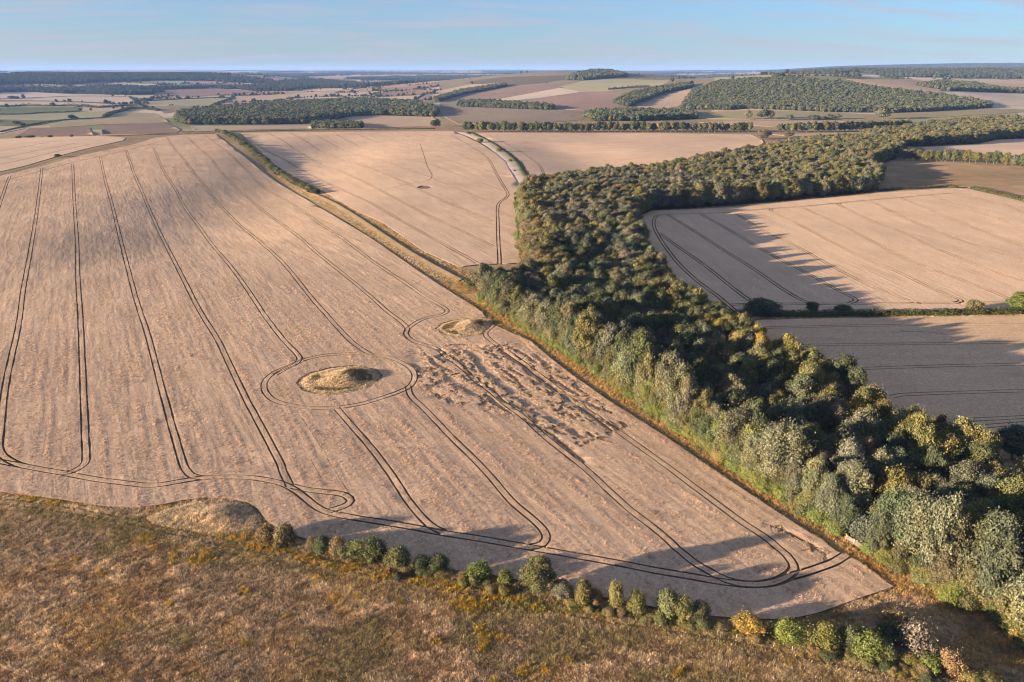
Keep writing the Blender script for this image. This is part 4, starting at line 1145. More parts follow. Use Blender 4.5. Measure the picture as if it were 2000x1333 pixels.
HB = [  # bushes of the broken hedge along the meadow: foot x, foot y, width, height, tint, twiggy, words
    (523, 1062, 31, 32, 'rusty brown', 0, 'brown round bush nearest the grassy mound'), (561, 1066, 33, 36, 'rusty brown', 0, 'brown green bush, second from the grassy mound'),
    (611, 1074, 18, 22, 'tan', 0, 'small tan bush leaning on the dark round bush'), (632, 1086, 30, 32, 'dark green', 0, 'dark round bush after the small tan one'),
    (659, 1088, 30, 34, 'tan', 0, 'tan topped bush between two dark bushes'), (683, 1094, 32, 32, 'olive green', 0, 'olive bush in the longest thicket of the hedge'),
    (706, 1100, 32, 40, 'olive green', 0, 'olive bush at the heart of the longest thicket'), (731, 1104, 36, 44, 'dark green', 0, 'largest dark bush in the longest thicket'),
    (748, 1098, 18, 30, 'dark green', 0, 'slim dark bush closing the longest thicket'), (779, 1114, 40, 40, 'olive green', 0, 'isolated olive bush just past the longest thicket'),
    (827, 1119, 28, 28, 'dark green', 0, 'smaller of two touching dark bushes past the isolated olive bush'), (857, 1122, 36, 32, 'dark green', 0, 'larger of two touching dark bushes past the isolated olive bush'),
    (936, 1140, 40, 34, 'bright green', 0, 'lone pear-shaped green bush amid yellow weeds'), (985, 1148, 26, 28, 'bright green', 0, 'upright small green bush before the tallest hedge tree'),
    (1004, 1154, 20, 14, 'bright green', 0, 'low green bush tucked before the tallest hedge tree'), (1098, 1176, 34, 36, 'grey green', 0, 'first thin bush past the tallest hedge tree'),
    (1112, 1178, 18, 18, 'golden green', 0, 'little bush at the foot of the thin grey bush'), (1139, 1188, 32, 46, 'golden green', 0, 'golden green upright bush with a leaning neighbour'),
    (1160, 1188, 26, 32, 'rusty brown', 0, 'brownish bush leaning on the golden green upright one'), (1199, 1194, 26, 48, 'golden green', 0, 'tallest slim golden bush with a pinkish top'),
    (1240, 1205, 30, 42, 'golden green', 0, 'tapering golden bush beside the slim pinkish-topped one'), (1303, 1212, 42, 46, 'olive green', 0, 'broad olive bush opening the three-bush thicket'),
    (1334, 1220, 34, 44, 'golden green', 0, 'golden middle bush of the three-bush thicket'), (1363, 1219, 36, 38, 'olive green', 0, 'darker bush closing the three-bush thicket'),
    (1460, 1242, 44, 34, 'yellow', 0, 'solitary yellow bush in the gap of the hedge'), (1536, 1262, 46, 42, 'bright green', 0, 'green bush after the solitary yellow one'),
    (1572, 1268, 28, 36, 'golden green', 0, 'paler half of the double green bush'), (1605, 1276, 44, 50, 'bright green', 0, 'full rounded half of the double green bush'),
    (1650, 1278, 30, 48, 'olive green', 0, 'narrow bush with a tan tuft on its crown'), (1685, 1292, 52, 56, 'bright green', 0, 'biggest green bush near the fence'),
    (1720, 1298, 30, 40, 'olive green', 0, 'olive bush behind the fence next to the biggest one'), (1722, 1262, 40, 34, 'dark green', 0, 'deeply shaded bush behind the biggest green bush'),
    (1752, 1236, 40, 36, 'tan', 1, 'tan feathery bush at the far end of the thorny spur'), (1768, 1252, 34, 34, 'tan', 1, 'tan twiggy bush in the middle of the thorny spur'),
    (1785, 1288, 50, 64, 'bare grey', 1, 'pale grey leafless bush by the fence'), (1775, 1304, 30, 26, 'golden green', 0, 'low golden bush in front of the leafless grey one'),
    (1810, 1316, 34, 34, 'bright green', 0, 'deep green bush just past the leafless grey one'), (1846, 1320, 38, 44, 'tan', 0, 'rusty gold bush near the meadow track end'),
    (1890, 1334, 30, 22, 'golden green', 0, 'low golden scrub bush where the fence runs out'), (1928, 1344, 40, 22, 'golden green', 0, 'last low golden scrub bush of the hedge')]
for i, (px, py, w_, h_, t, tw, lab) in enumerate(HB):
    place(px, py, w_, h_, SPIKY[i % 2] if tw else BUSH[i % 6], 'hedge_bush', t, lab, 'bush', 'bushes of the broken hedge along the meadow')

hl = smooth_line(P([(515, 1060), (560, 1068), (620, 1082), (700, 1102), (780, 1116), (860, 1126), (940, 1143), (1050, 1174), (1140, 1190), (1240, 1206), (1370, 1226), (1460, 1244), (1540, 1264), (1690, 1296), (1800, 1322), (1930, 1350)]), 0.8)
q = hl + rng.normal(0, 0.7, hl.shape)
keep_ = fbm(q[:, 0] / 6, q[:, 1] / 6, 301, 2) > 0.38
q = q[keep_]; s = rng.uniform(0.20, 0.58, len(q))
tt = np.array([tint_of(choose({'olive green': 3, 'golden green': 3, 'tan': 2, 'rusty brown': 1.5, 'dark green': 1})) for _ in q])
scatter('hedge_undergrowth', np.c_[q, hgt(q[:, 0], q[:, 1])], rng.uniform(0, 6.28, len(q)), np.c_[s * 1.3, s * 1.3, s], tt, [b[0] for b in BUSH], 'brambles and low scrub filling the foot of the broken hedge')

# bushes on the old bank between the two big fields
hb = smooth_line(P([(425, 258), (436, 261), (452, 268), (470, 279), (492, 296), (512, 313), (535, 332), (555, 348), (575, 359), (597, 370), (617, 379)]), 7.6)
for i, q in enumerate(hb[::-1]):
    t = choose({'dark green': 5, 'olive green': 4, 'grey green': 1.6, 'golden green': 0.6})
    s = rng.uniform(1.1, 1.75)
    plant('bank_bush', BUSH[rng.integers(6)], q[0] + rng.normal(0, .9), q[1] + rng.normal(0, .9), s * 1.3, s * rng.uniform(0.75, 1.05), rng.uniform(0, 6.28), tint_of(t),
          f'{t} bush, {ordinal(i + 1)} from the near end of the bank', 'bush', 'bushes lining the bank between the two corn fields', trunk='stem')

def hedge(name, px, width, height, tint, leaf, dens, label, step=3.0, wob=0.35):
    l = smooth_line(P(px), step)
    L = np.sum(np.hypot(*np.diff(l, axis=0).T))
    n = int(L * dens)
    i = rng.integers(0, len(l) - 1, n); t = rng.random(n)
    c = l[i] + (l[i + 1] - l[i]) * t[:, None]
    d = l[i + 1] - l[i]; d /= np.hypot(*d.T)[:, None]; nn = np.c_[-d[:, 1], d[:, 0]]
    a = rng.uniform(0, math.pi, n)
    hs = height * (1 + wob * 2 * (fbm(c[:, 0] / 7, c[:, 1] / 7, 41, 2) - 0.5)) ; wsz = width * (1 + wob * 2 * (fbm(c[:, 0] / 6, c[:, 1] / 6, 43, 2) - 0.5))
    jr = 1 + rng.normal(0, 0.12, n)
    p = np.c_[c + nn * (np.cos(a) * wsz / 2 * jr)[:, None], hgt(c[:, 0], c[:, 1]) + np.sin(a) ** 0.7 * hs * jr]
    nr = np.c_[nn * np.cos(a)[:, None], np.sin(a) + 0.2]
    V, Fq = leaf_quads(p, nr, leaf, rng, 0.1)
    # dense heart of the hedge
    dl = np.gradient(l, axis=0); dl /= np.hypot(*dl.T)[:, None]; ln = np.c_[-dl[:, 1], dl[:, 0]]
    ks = np.linspace(0, math.pi, 6)
    hv = []
    for q, w in zip(l, ln):
        z = float(hgt(q[0], q[1])); kx = 0.72 * (1 + 0.3 * (float(vnoise(q[0] / 5, q[1] / 5, 9)) - 0.5))
        for kk_ in ks: hv.append((q[0] + w[0] * math.cos(kk_) * width / 2 * kx, q[1] + w[1] * math.cos(kk_) * width / 2 * kx, z - 0.1 + math.sin(kk_) * height * kx))
    m = len(ks); hf = []
    for j in range(len(l) - 1):
        for q in range(m - 1): hf.append([len(V) + j * m + q, len(V) + j * m + q + 1, len(V) + (j + 1) * m + q + 1, len(V) + (j + 1) * m + q])
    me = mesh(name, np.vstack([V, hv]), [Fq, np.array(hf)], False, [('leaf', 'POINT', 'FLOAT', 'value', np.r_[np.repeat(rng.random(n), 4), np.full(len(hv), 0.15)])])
    root = bpy.data.objects.new(name, None); C.objects.link(root)
    tag(root, label, 'hedge')
    o = link('foliage', me, M_leaf, root)
    o['tint'] = [float(v) for v in tint]
    return root

DG, OG = TINT['dark green'], TINT['olive green']
hedge('hedge', [(1412, 617), (1500, 617), (1640, 617), (1800, 615), (1990, 612), (2140, 610)], 5.0, 2.4, (0.085, 0.095, 0.042), 0.5, 60, 'long level hedge dividing the shadowed corn field from the shaded one')
hedge('hedge', [(1716, 374), (1760, 371), (1800, 369), (1862, 365)], 4.0, 1.8, DG, 0.6, 26, 'low dark hedge between wood corner and pasture gateway')
hedge('hedge', [(1898, 369), (1930, 376), (1965, 385), (2000, 393), (2080, 408)], 6.0, 2.6, OG, 0.6, 40, 'sunlit green hedge between the pasture and the corn field')
ht = smooth_line(P([(1757, 313), (1800, 315), (1845, 316), (1900, 319), (1960, 323), (2010, 327), (2080, 332)]), 5.4)
for i, q in enumerate(ht):
    t = choose({'olive green': 4, 'grey green': 3, 'golden green': 1.5, 'dark green': 1})
    s = rng.uniform(0.66, 0.92)
    plant('hedge_tree', TREES[rng.integers(len(TREES))], q[0] + rng.normal(0, 1.2), q[1] + rng.normal(0, 1.5), s * 1.15, s, rng.uniform(0, 6.28), tint_of(t), f'{t} hedge tree, {ordinal(i + 1)} from the wood above the dry pasture', 'tree', 'hedge trees above the dry pasture')
hedge('hedge', [(0, 259), (30, 252), (60, 245), (100, 238), (140, 234), (160, 233), (195, 231), (205, 230)], 6.0, 2.4, DG, 0.9, 12, 'dark curved roadside hedge below the pale green field')
hedge('hedge', [(205, 230), (222, 222), (245, 216), (258, 212), (285, 214), (310, 217)], 14.0, 6.0, DG, 1.4, 16, 'tree-lined bend of the road by the broadleaf wood')
hedge('hedge', [(0, 209), (30, 208), (55, 207), (80, 208), (105, 208), (130, 207), (160, 208), (190, 211), (215, 209), (245, 207), (268, 207)], 10.0, 5.5, DG, 1.3, 12, 'row of hedge trees across the vale above the green field', wob=0.9)
hedge('hedge', [(0, 224), (40, 224), (80, 221), (120, 220), (155, 218)], 6.0, 2.5, DG, 1.2, 8, 'broken low hedge below the flat green field', wob=0.9)
hedge('hedge', [(0, 197), (70, 198), (150, 200), (232, 204)], 5.0, 2.2, DG, 1.2, 8, 'thin dark hedge line across the wide stubble')
hedge('hedge', [(0, 194), (60, 192), (130, 189), (190, 188), (245, 189)], 5.0, 1.8, DG, 1.2, 7, 'thin hedge under the whitish stubble field')
hedge('hedge', [(254, 190), (262, 196), (270, 203), (285, 210)], 12.0, 4.0, DG, 1.2, 12, 'dark hedge running down beside the green rectangle')
hedge('hedge', [(355, 259), (420, 259), (470, 258), (560, 256), (700, 254), (850, 252)], 3.5, 1.5, DG, 0.7, 12, 'low ragged hedge along the crest behind the wedge field', wob=0.8)
hedge('hedge', [(200, 267), (260, 265), (330, 263), (420, 261)], 2.5, 0.9, DG, 0.6, 10, 'thin dark hedge line along the crest of the big field')
hedge('hedge', [(0, 176), (60, 176), (120, 182), (180, 184), (250, 184), (320, 180)], 30.0, 9.0, DG, 2.2, 20, 'belt of trees in front of the long dark wood', wob=0.7)
hedge('hedge', [(1188, 176), (1215, 174), (1240, 172), (1268, 171)], 14.0, 6.0, DG, 2.0, 12, 'short hedge of trees under the pale green hill pasture', wob=0.8)
hedge('hedge', [(283, 198), (360, 194), (450, 191)], 8.0, 4.0, DG, 1.4, 8, 'hedge along the far side of the green rectangle')
hedge('hedge', [(455, 192), (430, 200), (412, 208)], 8.0, 4.0, DG, 1.4, 10, 'hedge closing the end of the green rectangle')

# ------------------------------------------------------------------ mounds, bank, tracks
M3_px = [(285, 1014), (320, 998), (385, 982), (450, 979), (488, 990), (512, 1014), (505, 1036), (455, 1048), (370, 1038), (310, 1028)]
gM3 = PXC(M3_px, 10)
gM1b, gM2b = gM1, gM2
class Mound:
    def __init__(s, poly, H, shift=(0, 0)):
        s.c = poly.mean(0); s.H = H; s.sh = np.array(shift)
        d = poly - s.c; s.an = np.arctan2(d[:, 1], d[:, 0]); s.ra = np.hypot(*d.T)
        o = np.argsort(s.an); s.an, s.ra = s.an[o], s.ra[o]
    def edge(s, a): return np.interp(a, np.r_[s.an[-1] - 2 * math.pi, s.an, s.an[0] + 2 * math.pi], np.r_[s.ra[-1], s.ra, s.ra[0]])
    def z(s, x, y):
        dx, dy = x - s.c[0], y - s.c[1]
        r = np.hypot(dx, dy); e = s.edge(np.arctan2(dy, dx))
        q = np.clip(r / e, 0, 1)
        qx = np.hypot(dx - s.sh[0], dy - s.sh[1]) / (e * 0.80)
        return s.H * (1 - sm(0.10, 0.98, qx)) + 0.28 * (1 - sm(0.85, 1.0, q)) + 0.30 * (fbm(x / 2.2, y / 2.2, 33, 2) - 0.5) * (1 - q)
M_mound = plain('mound_turf', (0.38, 0.29, 0.175), 0.30, 1.1, 0.10)
MOUNDS = [(Mound(gM1, 2.1, (1.5, 1.0)), 'larger grassy barrow mound ringed by wheel tracks in the wheat'), (Mound(gM2, 1.3, (1.6, 1.0)), 'smaller grassy barrow mound touching the golden field margin'),
          (Mound(gM3, 1.0, (1.0, 0.5)), 'pale grassy mound bulging from meadow into the wheat edge')]
for mo, lab in MOUNDS:
    a = np.linspace(-math.pi, math.pi, 73)[:-1]; q = np.linspace(0.02, 1.0, 26)
    A, Q = np.meshgrid(a, q); Rm = Q * mo.edge(A)
    x, y = mo.c[0] + Rm * np.cos(A), mo.c[1] + Rm * np.sin(A)
    z = hgt(x, y) + mo.z(x, y) - np.where(Q > 0.995, 0.6, 0.0)
    idx = np.arange(A.size).reshape(A.shape); b = np.roll(idx, -1, 1)
    qd = np.stack([idx[:-1], b[:-1], b[1:], idx[1:]], -1).reshape(-1, 4)
    V = np.c_[x.ravel(), y.ravel(), z.ravel()]
    cap = np.array([[len(V), b[0, i], idx[0, i]] for i in range(72)])[:, ::-1]
    V = np.vstack([V, [mo.c[0], mo.c[1], float(hgt(*mo.c) + mo.z(*mo.c))]])
    o = link('grass_mound', mesh('grass_mound', V, [qd, cap], True), M_mound)
    tag(o, lab, 'mound')

def sweep(name, line, prof, m, wob=0.15, seed=5):
    """a long bank or track: profile (sideways, height) carried along a line"""
    d = np.gradient(line, axis=0); d /= np.hypot(*d.T)[:, None]; nn = np.c_[d[:, 1], -d[:, 0]]       # + to the right of travel
    V = []
    for k, (o_, h_) in enumerate(prof):
        p = line + nn * (o_ + wob * 2 * (vnoise(line[:, 0] / 5 + k * 7, line[:, 1] / 5, seed) - 0.5))[:, None]
        V.append(np.c_[p, hgt(p[:, 0], p[:, 1]) + h_ * (1 + wob * 2 * (vnoise(line[:, 0] / 4 + k, line[:, 1] / 4, seed + 1) - 0.5))])
    n, m_ = len(line), len(prof)
    idx = np.arange(n * m_).reshape(m_, n)
    qd = np.stack([idx[:-1, :-1], idx[:-1, 1:], idx[1:, 1:], idx[1:, :-1]], -1).reshape(-1, 4)[:, ::-1]
    return link(name, mesh(name, np.vstack(V), [qd], True), m)

M_turf = plain('dry_turf', (0.27, 0.20, 0.115), 0.28, 1.0, 0.08)
M_worn = plain('worn_track', (0.24, 0.185, 0.125), 0.22, 1.4, 0.05)
M_chalk = plain('chalk_track', (0.52, 0.42, 0.31), 0.18, 0.8, 0.05)
M_verge = plain('green_verge', (0.115, 0.120, 0.055), 0.30, 1.0, 0.15)
bank = smooth_line(P([(905, 548), (837, 512), (775, 474), (700, 424), (640, 390), (612, 377), (560, 343), (512, 307), (470, 275), (436, 260)]), 3.0)
o = sweep('grass_bank', bank, [(-5.5, 0.0), (-2.5, 0.35), (-0.8, 0.75), (0.2, 0.7), (1.3, -0.12), (2.4, -0.12)], M_turf)
tag(o, 'low grassy field bank with a shadowed ditch between the two corn fields', kind='structure')
trk = smooth_line(P([(900, 259), (925, 268), (951, 281), (970, 294), (988, 311), (1004, 329), (1023, 357), (1033, 371)]), 3.0)
o = sweep('chalk_track', trk, [(-7.5, 0.05), (-4, 0.30), (0, 0.26), (4.5, 0.22), (6.5, 0.02)], M_chalk)
tag(o, 'pale chalky track curving between two corn fields', kind='structure')
trk2 = smooth_line(P([(918, 259), (958, 277), (985, 295), (1010, 317), (1022, 335), (1035, 354), (1043, 365)]), 3.0)
o = sweep('green_verge', trk2, [(-3.2, 0.05), (-2.0, 0.7), (1.5, 0.8), (3.6, 0.5), (4.4, 0.0)], M_verge, 0.5)
tag(o, 'strip of rank green verge beside the chalk track', kind='structure')
ft = smooth_line(P([(-200, 383), (0, 341), (60, 326), (110, 311), (157, 300), (210, 287), (262, 278), (290, 273)]), 4.0)
o = sweep('farm_track', ft, [(-2.4, 0.02), (-1.2, 0.12), (1.2, 0.12), (2.4, 0.02)], M_worn)
tag(o, 'worn farm track running over the crest between two fields', kind='structure')
mg = smooth_line(P([(1652, 1092), (1600, 1048), (1520, 998), (1410, 926), (1300, 848), (1200, 785), (1125, 733), (1030, 662), (985, 636), (950, 611), (900, 577), (840, 540)]), 3.0)
rgt = smooth_line(P([(1500, 1262), (1400, 1243), (1300, 1226), (1150, 1203), (1000, 1172), (850, 1143), (700, 1115), (560, 1085), (430, 1060), (250, 1020), (80, 990), (-60, 975)]), 3.0)
far_r = smooth_line(P([(2050, 1362), (1900, 1338), (1790, 1322), (1650, 1297), (1500, 1262)]), 3.0)
path = np.vstack([far_r, rgt[1:]])
M_path = plain('trodden_grass', (0.17, 0.125, 0.06), 0.25, 1.3, 0.05)
for off in (-0.95, 0.95):
    o = sweep('meadow_track', path, [(off - 0.42, 0.03), (off, 0.06), (off + 0.42, 0.03)], M_path, 0.25)
    tag(o, 'faint wheel track pressed into the meadow grass', kind='structure')

# ------------------------------------------------------------------ rough grass and weeds
def tuft_mesh(name, seed, n, rad, h0, h1, w):
    rg = np.random.default_rng(seed)
    a = rg.uniform(0, 6.28, n); r = rad * np.sqrt(rg.random(n))
    base = np.c_[r * np.cos(a), r * np.sin(a), np.full(n, -0.03)]
    lean = rg.uniform(0.1, 0.7, n); h = rg.uniform(h0, h1, n); la = a + rg.normal(0, 0.8, n)
    tip = base + np.c_[np.cos(la) * lean * h, np.sin(la) * lean * h, h]
    s = np.c_[-np.sin(la), np.cos(la), np.zeros(n)] * (w * rg.uniform(0.6, 1.4, n))[:, None]
    V = np.stack([base - s, base + s, tip], 1).reshape(-1, 3)
    return mk(mesh(name, V, [np.arange(3 * n).reshape(-1, 3)], False, [('leaf', 'POINT', 'FLOAT', 'value', np.repeat(rg.random(n), 3))]), M_grass)
TUFT = [tuft_mesh('grass_tuft', 700 + i, 20, 0.28, 0.14, 0.52, 0.045) for i in range(5)]
WEED = [tuft_mesh('weed_clump', 720 + i, 30, 0.30, 0.25, 0.75, 0.055) for i in range(4)]

def grass_points(x0, x1, y0, y1, dens):
    n = int((x1 - x0) * (y1 - y0) * dens)
    return rng.uniform(x0, x1, n), rng.uniform(y0, y1, n)
STRAW, BROWN, OLIVE, GOLD, MAUVE = map(np.array, ((0.62, 0.465, 0.30), (0.37, 0.25, 0.145), (0.29, 0.23, 0.105), (0.54, 0.355, 0.15), (0.40, 0.30, 0.205)))
x, y = grass_points(-215, 215, 62, 215, 11)
px_, py_, dp_ = proj(x, y, hgt(x, y))
k = pip(x, y, gMeadow) & (px_ > -60) & (px_ < 2060) & (py_ < 1380)
x, y = x[k], y[k]
dpath = np.minimum(dist_line(x, y, shift(path, 0.95)), dist_line(x, y, shift(path, -0.95)))
k = (dpath > 0.45) | (rng.random(len(x)) < 0.15)
x, y = x[k], y[k]
c1, c2, c3 = fbm(x / 9, y / 9, 81, 3), fbm(x / 4, y / 2.2, 82, 3), fbm(x / 26, y / 26, 83, 2)
t = BROWN + (STRAW - BROWN) * sm(0.38, 0.66, c2)[:, None]
t = t + (MAUVE - t) * (0.7 * sm(0.52, 0.68, c3))[:, None]
t = t + (OLIVE - t) * (0.75 * sm(0.56, 0.72, c1))[:, None]
t = t + (GOLD - t) * (0.45 * sm(0.60, 0.74, fbm(x / 7, y / 7, 84, 2)))[:, None]
dm = dist_line(x, y, path)
hedgeband = (1 - sm(2, 9, dm)) * 0.45
t = t + (OLIVE * 1.2 - t) * hedgeband[:, None]
de_ = dist_line(x, y, g1[g1[:, 1] < 260])
t = t + (np.array((0.52, 0.41, 0.27)) * (0.75 + 0.5 * c2)[:, None] - t) * (0.85 * (1 - sm(2.0, 5.5, de_ + 3 * (c1 - 0.5))) * (x < -45))[:, None]
im3 = pip(x, y, gM3)
t = np.where(im3[:, None], np.array((0.50, 0.39, 0.255)) * (0.62 + 0.75 * c2)[:, None], t)
t *= np.array((1.02, 1.02, 0.98)) * rng.uniform(0.62, 1.42, (len(x), 1)) * (0.72 + 0.6 * fbm(x / 1.5, y / 0.9, 86, 2))[:, None]
zs = hgt(x, y) + np.where(pip(x, y, gM3), MOUNDS[2][0].z(x, y), 0)
print('meadow tufts', len(x))
scatter('meadow_grass', np.c_[x, y, zs], rng.uniform(0, 6.28, len(x)), np.c_[rng.uniform(0.8, 1.5, len(x)), rng.uniform(0.8, 1.5, len(x)), rng.uniform(0.5, 1.25, len(x)) * (0.6 + 0.8 * c2)], t, TUFT,
        'dry brown and straw meadow grass with olive patches')

# ears of corn standing proud of the near part of the crop
EARS = [tuft_mesh('corn_ears', 740 + i, 13, 0.34, 0.06, 0.20, 0.04) for i in range(4)]
x, y = grass_points(-330, 260, 85, 470, 4.4)
r = np.hypot(x, y); px_, py_, dp_ = proj(x, y, hgt(x, y))
k = pip(x, y, g1) & (px_ > -30) & (px_ < 2030) & (rng.random(len(x)) < 1 - sm(190, 440, r))
x, y = x[k], y[k]
for gpoly in (gM1, gM2):
    k = ~pip(x, y, gpoly); x, y = x[k], y[k]
dt = np.full(len(x), 9.0)
for l in gl1:
    b0_, b1_ = l.min(0) - 2, l.max(0) + 2
    k = (x > b0_[0]) & (x < b1_[0]) & (y > b0_[1]) & (y < b1_[1])
    for of in (-0.95, 0.95):
        if k.any(): dt[k] = np.minimum(dt[k], dist_line(x[k], y[k], shift(l, of)))
k = dt > 0.62
x, y = x[k], y[k]
c1, c2 = fbm(x / 1.6, y / 1.6, 281, 2), fbm(x / 14, y / 14, 282, 3)
ea, eb = x * N1[0] + y * N1[1], x * U1[0] + y * U1[1]
e1 = fbm(ea / 1.3, eb / 24.0, 283, 3); e2 = fbm((ea + 0.16 * eb) / 3.2, eb / 30.0, 284, 2)
t = np.array((0.57, 0.42, 0.30)) * (0.60 + 0.46 * c1 + 0.20 * c2 + 0.55 * (e1 - 0.5))[:, None] * rng.uniform(0.8, 1.2, (len(x), 1))
hc = h1(x, y)
k = (hc > 0.28) | (rng.random(len(x)) < 0.5)
x, y, t, hc = x[k], y[k], t[k], hc[k]
print('ears', len(x))
scatter('corn_ears', np.c_[x, y, hgt(x, y) + hc - 0.02], rng.uniform(0, 6.28, len(x)), np.c_[np.ones(len(x)), np.ones(len(x)), rng.uniform(0.7, 1.2, len(x)) * (0.45 + 1.2 * sm(0.3, 0.7, e1[k]) * (0.6 + 0.8 * e2[k])) * (1 + 0.28 * np.sin(2 * math.pi * (ea[k] + 0.5 * e2[k]) / 3.4))], t, EARS, 'ripe ears standing over the nearer part of the big corn field')

# field margins, mounds and rough corners
parts = []
x, y = grass_points(-150, 330, 80, 330, 5.0)
crops = [g1, g2, g3, g4, g5]
inside = np.zeros(len(x), bool)
for gpoly in crops: inside |= pip(x, y, gpoly)
ii = np.nonzero(pip(x, y, g1))[0]
near_e = dist_line(x[ii], y[ii], np.vstack([g1, g1[:1]])) < 0.9 * rng.random(len(ii)) + 0.1
inside[ii[near_e]] = False
for gpoly in (gM1, gM2): inside &= ~pip(x, y, gpoly)
deep = pip(x, y, gW1) & (dist_line(x, y, gFront) > 2.5)
px_, py_, dp_ = proj(x, y, hgt(x, y))
k = ~inside & ~deep & ~pip(x, y, gMeadow) & (px_ > -40) & (px_ < 2040)
parts.append(np.c_[x[k], y[k]])
x, y = grass_points(-330, 60, 300, 760, 1.1)
inside = np.zeros(len(x), bool)
for gpoly in crops: inside |= pip(x, y, gpoly)
k = ~inside & ~pip(x, y, gW1) & (dist_line(x, y, bank) < 11)
parts.append(np.c_[x[k], y[k]])
for gp, dn in ((gM1, 4.0), (gM2, 4.0), (gM3, 4.0)):
    x0, y0 = gp.min(0); x1, y1 = gp.max(0)
    x, y = grass_points(x0, x1, y0, y1, dn); k = pip(x, y, gp); parts.append(np.c_[x[k], y[k]])
q = np.vstack(parts); x, y = q[:, 0], q[:, 1]
dmg = dist_line(x, y, mg)
k = (dmg > 1.3) | (rng.random(len(x)) < 0.35)
x, y, dmg = x[k], y[k], dmg[k]
c1, c2 = fbm(x / 8, y / 8, 181, 3), fbm(x / 3, y / 3, 182, 2)
edge_q = np.zeros(len(x))
for mo, gp in zip((MOUNDS[0][0], MOUNDS[1][0]), (gM1, gM2)):
    ins_ = pip(x, y, gp); dx_, dy_ = x - mo.c[0], y - mo.c[1]
    edge_q = np.where(ins_, np.hypot(dx_, dy_) / mo.edge(np.arctan2(dy_, dx_)), edge_q)
onm = pip(x, y, gM1) | pip(x, y, gM2) | pip(x, y, gM3)
t = STRAW * 0.95 + (GOLD - STRAW) * sm(0.35, 0.6, c1)[:, None]
dfr = dist_line(x, y, gFront)
t = t + (np.array((0.52, 0.31, 0.105)) - t) * (0.8 * (1 - sm(2, 8, dfr)) * (dfr < 20))[:, None]
t = t + (OLIVE - t) * (0.7 * sm(0.55, 0.75, c2))[:, None]
t = t + (OLIVE * 0.9 - t) * (0.7 * (1 - sm(0.6, 2.2, dmg)))[:, None]
t = np.where(onm[:, None], np.where(((fbm(x / 5, y / 5, 185, 2) > 0.54) & (edge_q < 0.80) & (edge_q > 0))[:, None], np.array((0.27, 0.215, 0.11)), np.array((0.64, 0.50, 0.33))) * (0.85 + 0.35 * c1[:, None]), t) * rng.uniform(0.75, 1.25, (len(x), 1))
zs = hgt(x, y)
for mo, gp in zip((MOUNDS[0][0], MOUNDS[1][0], MOUNDS[2][0]), (gM1, gM2, gM3)): zs = zs + np.where(pip(x, y, gp), mo.z(x, y), 0)
sz = rng.uniform(0.9, 1.6, len(x))
print('margin tufts', len(x))
scatter('margin_grass', np.c_[x, y, zs], rng.uniform(0, 6.28, len(x)), np.c_[sz, sz, rng.uniform(0.6, 1.4, len(x))], t, TUFT, 'golden dry grass on the field margins, mounds and rough corners')

YEL = [(925, 1186, 34, 16), (905, 1178, 20, 10), (945, 1256, 13, 18), (940, 1235, 12, 8), (985, 1248, 18, 8), (398, 1086, 20, 12), (380, 1098, 16, 10), (340, 1092, 10, 12), (284, 1052, 14, 9), (300, 1070, 10, 6),
       (505, 1070, 22, 8), (545, 1078, 24, 8), (600, 1092, 26, 7), (640, 1104, 26, 7), (470, 1052, 26, 7), (430, 1044, 18, 7), (680, 1112, 22, 7), (750, 1124, 22, 8), (820, 1136, 26, 9), (862, 1142, 26, 9), (900, 1150, 26, 8),
       (965, 1162, 26, 9), (1010, 1178, 30, 10), (1060, 1188, 34, 9), (1120, 1196, 26, 6), (1175, 1200, 20, 6), (618, 1134, 12, 9), (655, 1168, 10, 6), (475, 1156, 12, 6), (1328, 1312, 11, 8), (1022, 1315, 14, 8), (1065, 1310, 8, 8),
       (964, 1330, 12, 6), (480, 1258, 14, 7), (100, 984, 22, 6), (60, 976, 20, 5), (1540, 1298, 9, 5), (1440, 1236, 20, 6), (1500, 1248, 20, 6), (1600, 1280, 20, 5), (560, 1205, 8, 5), (200, 1120, 10, 5), (150, 1095, 10, 5), (700, 1165, 10, 5),
       (780, 1180, 10, 5), (1110, 1290, 10, 5), (850, 1255, 9, 5), (330, 1180, 9, 5)]
wp, wt2 = [], []
for cx_, cy_, rx_, ry_ in YEL:
    n = int(rx_ * ry_ * 0.26)
    qa = np.c_[cx_ + rng.normal(0, rx_ * 0.55, n), cy_ + rng.normal(0, ry_ * 0.55, n)]
    wp.append(P(qa))
    green = 0.75 if 1000 < cx_ < 1200 and cy_ < 1205 else 0.2
    for _ in range(n):
        wt2.append(np.array((0.30, 0.27, 0.07)) * rng.uniform(0.8, 1.2) if rng.random() < green else np.array((0.50, 0.315, 0.055)) * rng.uniform(0.7, 1.2))
wp = np.vstack(wp); wt2 = np.array(wt2)
k = ~pip(wp[:, 0], wp[:, 1], g1)
wp, wt2 = wp[k], wt2[k]
s = rng.uniform(0.6, 1.2, len(wp))
scatter('yellow_weeds', np.c_[wp, hgt(wp[:, 0], wp[:, 1])], rng.uniform(0, 6.28, len(wp)), s, wt2, WEED, 'patches of yellow and green weeds in the meadow')

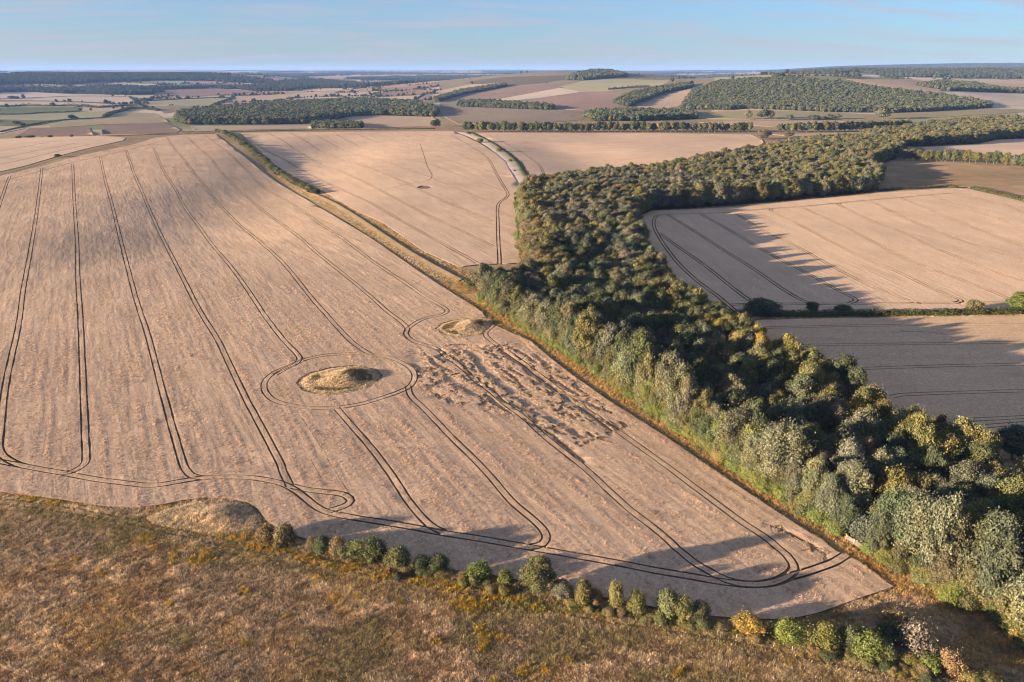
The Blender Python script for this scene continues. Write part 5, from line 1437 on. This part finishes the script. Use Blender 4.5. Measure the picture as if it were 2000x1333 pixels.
# ------------------------------------------------------------------ gate and fence
def boxes(name, items, m, parent):
    """bars given as (start, end, thickness)"""
    V, Fq = [], []
    for a, b, w in items:
        a, b = np.array(a, float), np.array(b, float)
        d = (b - a) / np.linalg.norm(b - a)
        u = np.cross(d, (0, 0, 1) if abs(d[2]) < 0.9 else (1, 0, 0)); u /= np.linalg.norm(u); v = np.cross(d, u)
        i = len(V)
        for e in (a, b):
            for su, sv in ((-1, -1), (1, -1), (1, 1), (-1, 1)): V.append(e + (u * su + v * sv) * w / 2)
        for k_ in range(4): Fq.append([i + k_, i + (k_ + 1) % 4, i + 4 + (k_ + 1) % 4, i + 4 + k_])
        Fq += [[i + 3, i + 2, i + 1, i], [i + 4, i + 5, i + 6, i + 7]]
    return link(name, mesh(name, np.array(V), [np.array(Fq)]), m, parent)
M_galv = plain('weathered_rail', (0.34, 0.30, 0.26), 0.12, 6.0, 0.004)
M_wood = plain('weathered_post', (0.42, 0.33, 0.24), 0.2, 6.0, 0.005)
ga, gb = P([(1651, 1054), (1683, 1075)])
root = bpy.data.objects.new('field_gate', None); C.objects.link(root)
tag(root, 'pale weathered barrier of rails closing the gap in the wood edge', 'gate')
root.location = (ga[0], ga[1], float(hgt(*ga)))
dv = gb - ga; Lg = float(np.hypot(*dv)); root.rotation_euler = (0, 0, math.atan2(dv[1], dv[0]))
for i, z in enumerate((0.30, 0.55, 0.80, 1.05, 1.28)):
    boxes('rail', [((0.06, 0, z), (Lg - 0.06, 0.0, z), 0.075)], M_galv, root).scale = (1, 1, 1)
for xx in (0.0, Lg * 0.48, Lg):
    boxes('post', [((xx, 0.09, -0.3), (xx, 0.09, 1.5), 0.16)], M_wood, root)
boxes('brace', [((0.1, -0.05, 0.3), (Lg * 0.48, -0.05, 1.25), 0.06)], M_galv, root)

fl_ = smooth_line(P([(1296, 1221), (1400, 1240), (1520, 1267), (1650, 1294), (1740, 1313), (1830, 1332), (1910, 1350)]), 3.2)
fz = hgt(fl_[:, 0], fl_[:, 1])
root = bpy.data.objects.new('wire_fence', None); C.objects.link(root)
tag(root, 'stock fence of short pale posts and wire along the meadow edge', 'fence')
pm = None
for (x, y), z in zip(fl_, fz):
    if pm is None:
        pm = boxes('post', [((0, 0, -0.3), (0, 0, 1.15), 0.11)], M_wood, root); po = pm
    else:
        po = pm.copy(); C.objects.link(po); po.parent = root
    po.location = (x + rng.normal(0, .05), y + rng.normal(0, .05), z); po.rotation_euler = (rng.normal(0, .04), rng.normal(0, .04), rng.uniform(0, 1.5))
for hz_ in (0.45, 0.75, 1.05):
    boxes('wire', [((fl_[i][0], fl_[i][1], fz[i] + hz_), (fl_[i + 1][0], fl_[i + 1][1], fz[i + 1] + hz_), 0.012) for i in range(len(fl_) - 1)], M_galv, root)['kind'] = 'stuff'

# ------------------------------------------------------------------ air
HZ = 33000.0
zb, zt_ = ZLOW - 1.5, max(CAM_H + 3, ZHIGH + 30)
V = [(sx * HZ, sy * HZ, z) for z in (zb, zt_) for sx, sy in ((-1, -1), (1, -1), (1, 1), (-1, 1))]
o = link('haze', mesh('haze', V, [np.array([[3, 2, 1, 0], [4, 5, 6, 7], [0, 1, 5, 4], [1, 2, 6, 5], [2, 3, 7, 6], [3, 0, 4, 7]])]))
m = bpy.data.materials.new('air'); m.use_nodes = True; m.node_tree.nodes.clear()
vo = m.node_tree.nodes.new('ShaderNodeVolumePrincipled'); mo_ = m.node_tree.nodes.new('ShaderNodeOutputMaterial')
vo.inputs['Color'].default_value = (0.28, 0.50, 1.0, 1)
vo.inputs['Density'].default_value = 3.3e-5
vo.inputs['Anisotropy'].default_value = 0.0
m.node_tree.links.new(vo.outputs[0], mo_.inputs['Volume'])
o.data.materials.append(m)
tag(o, 'thin bluish summer haze over the downs', kind='stuff')
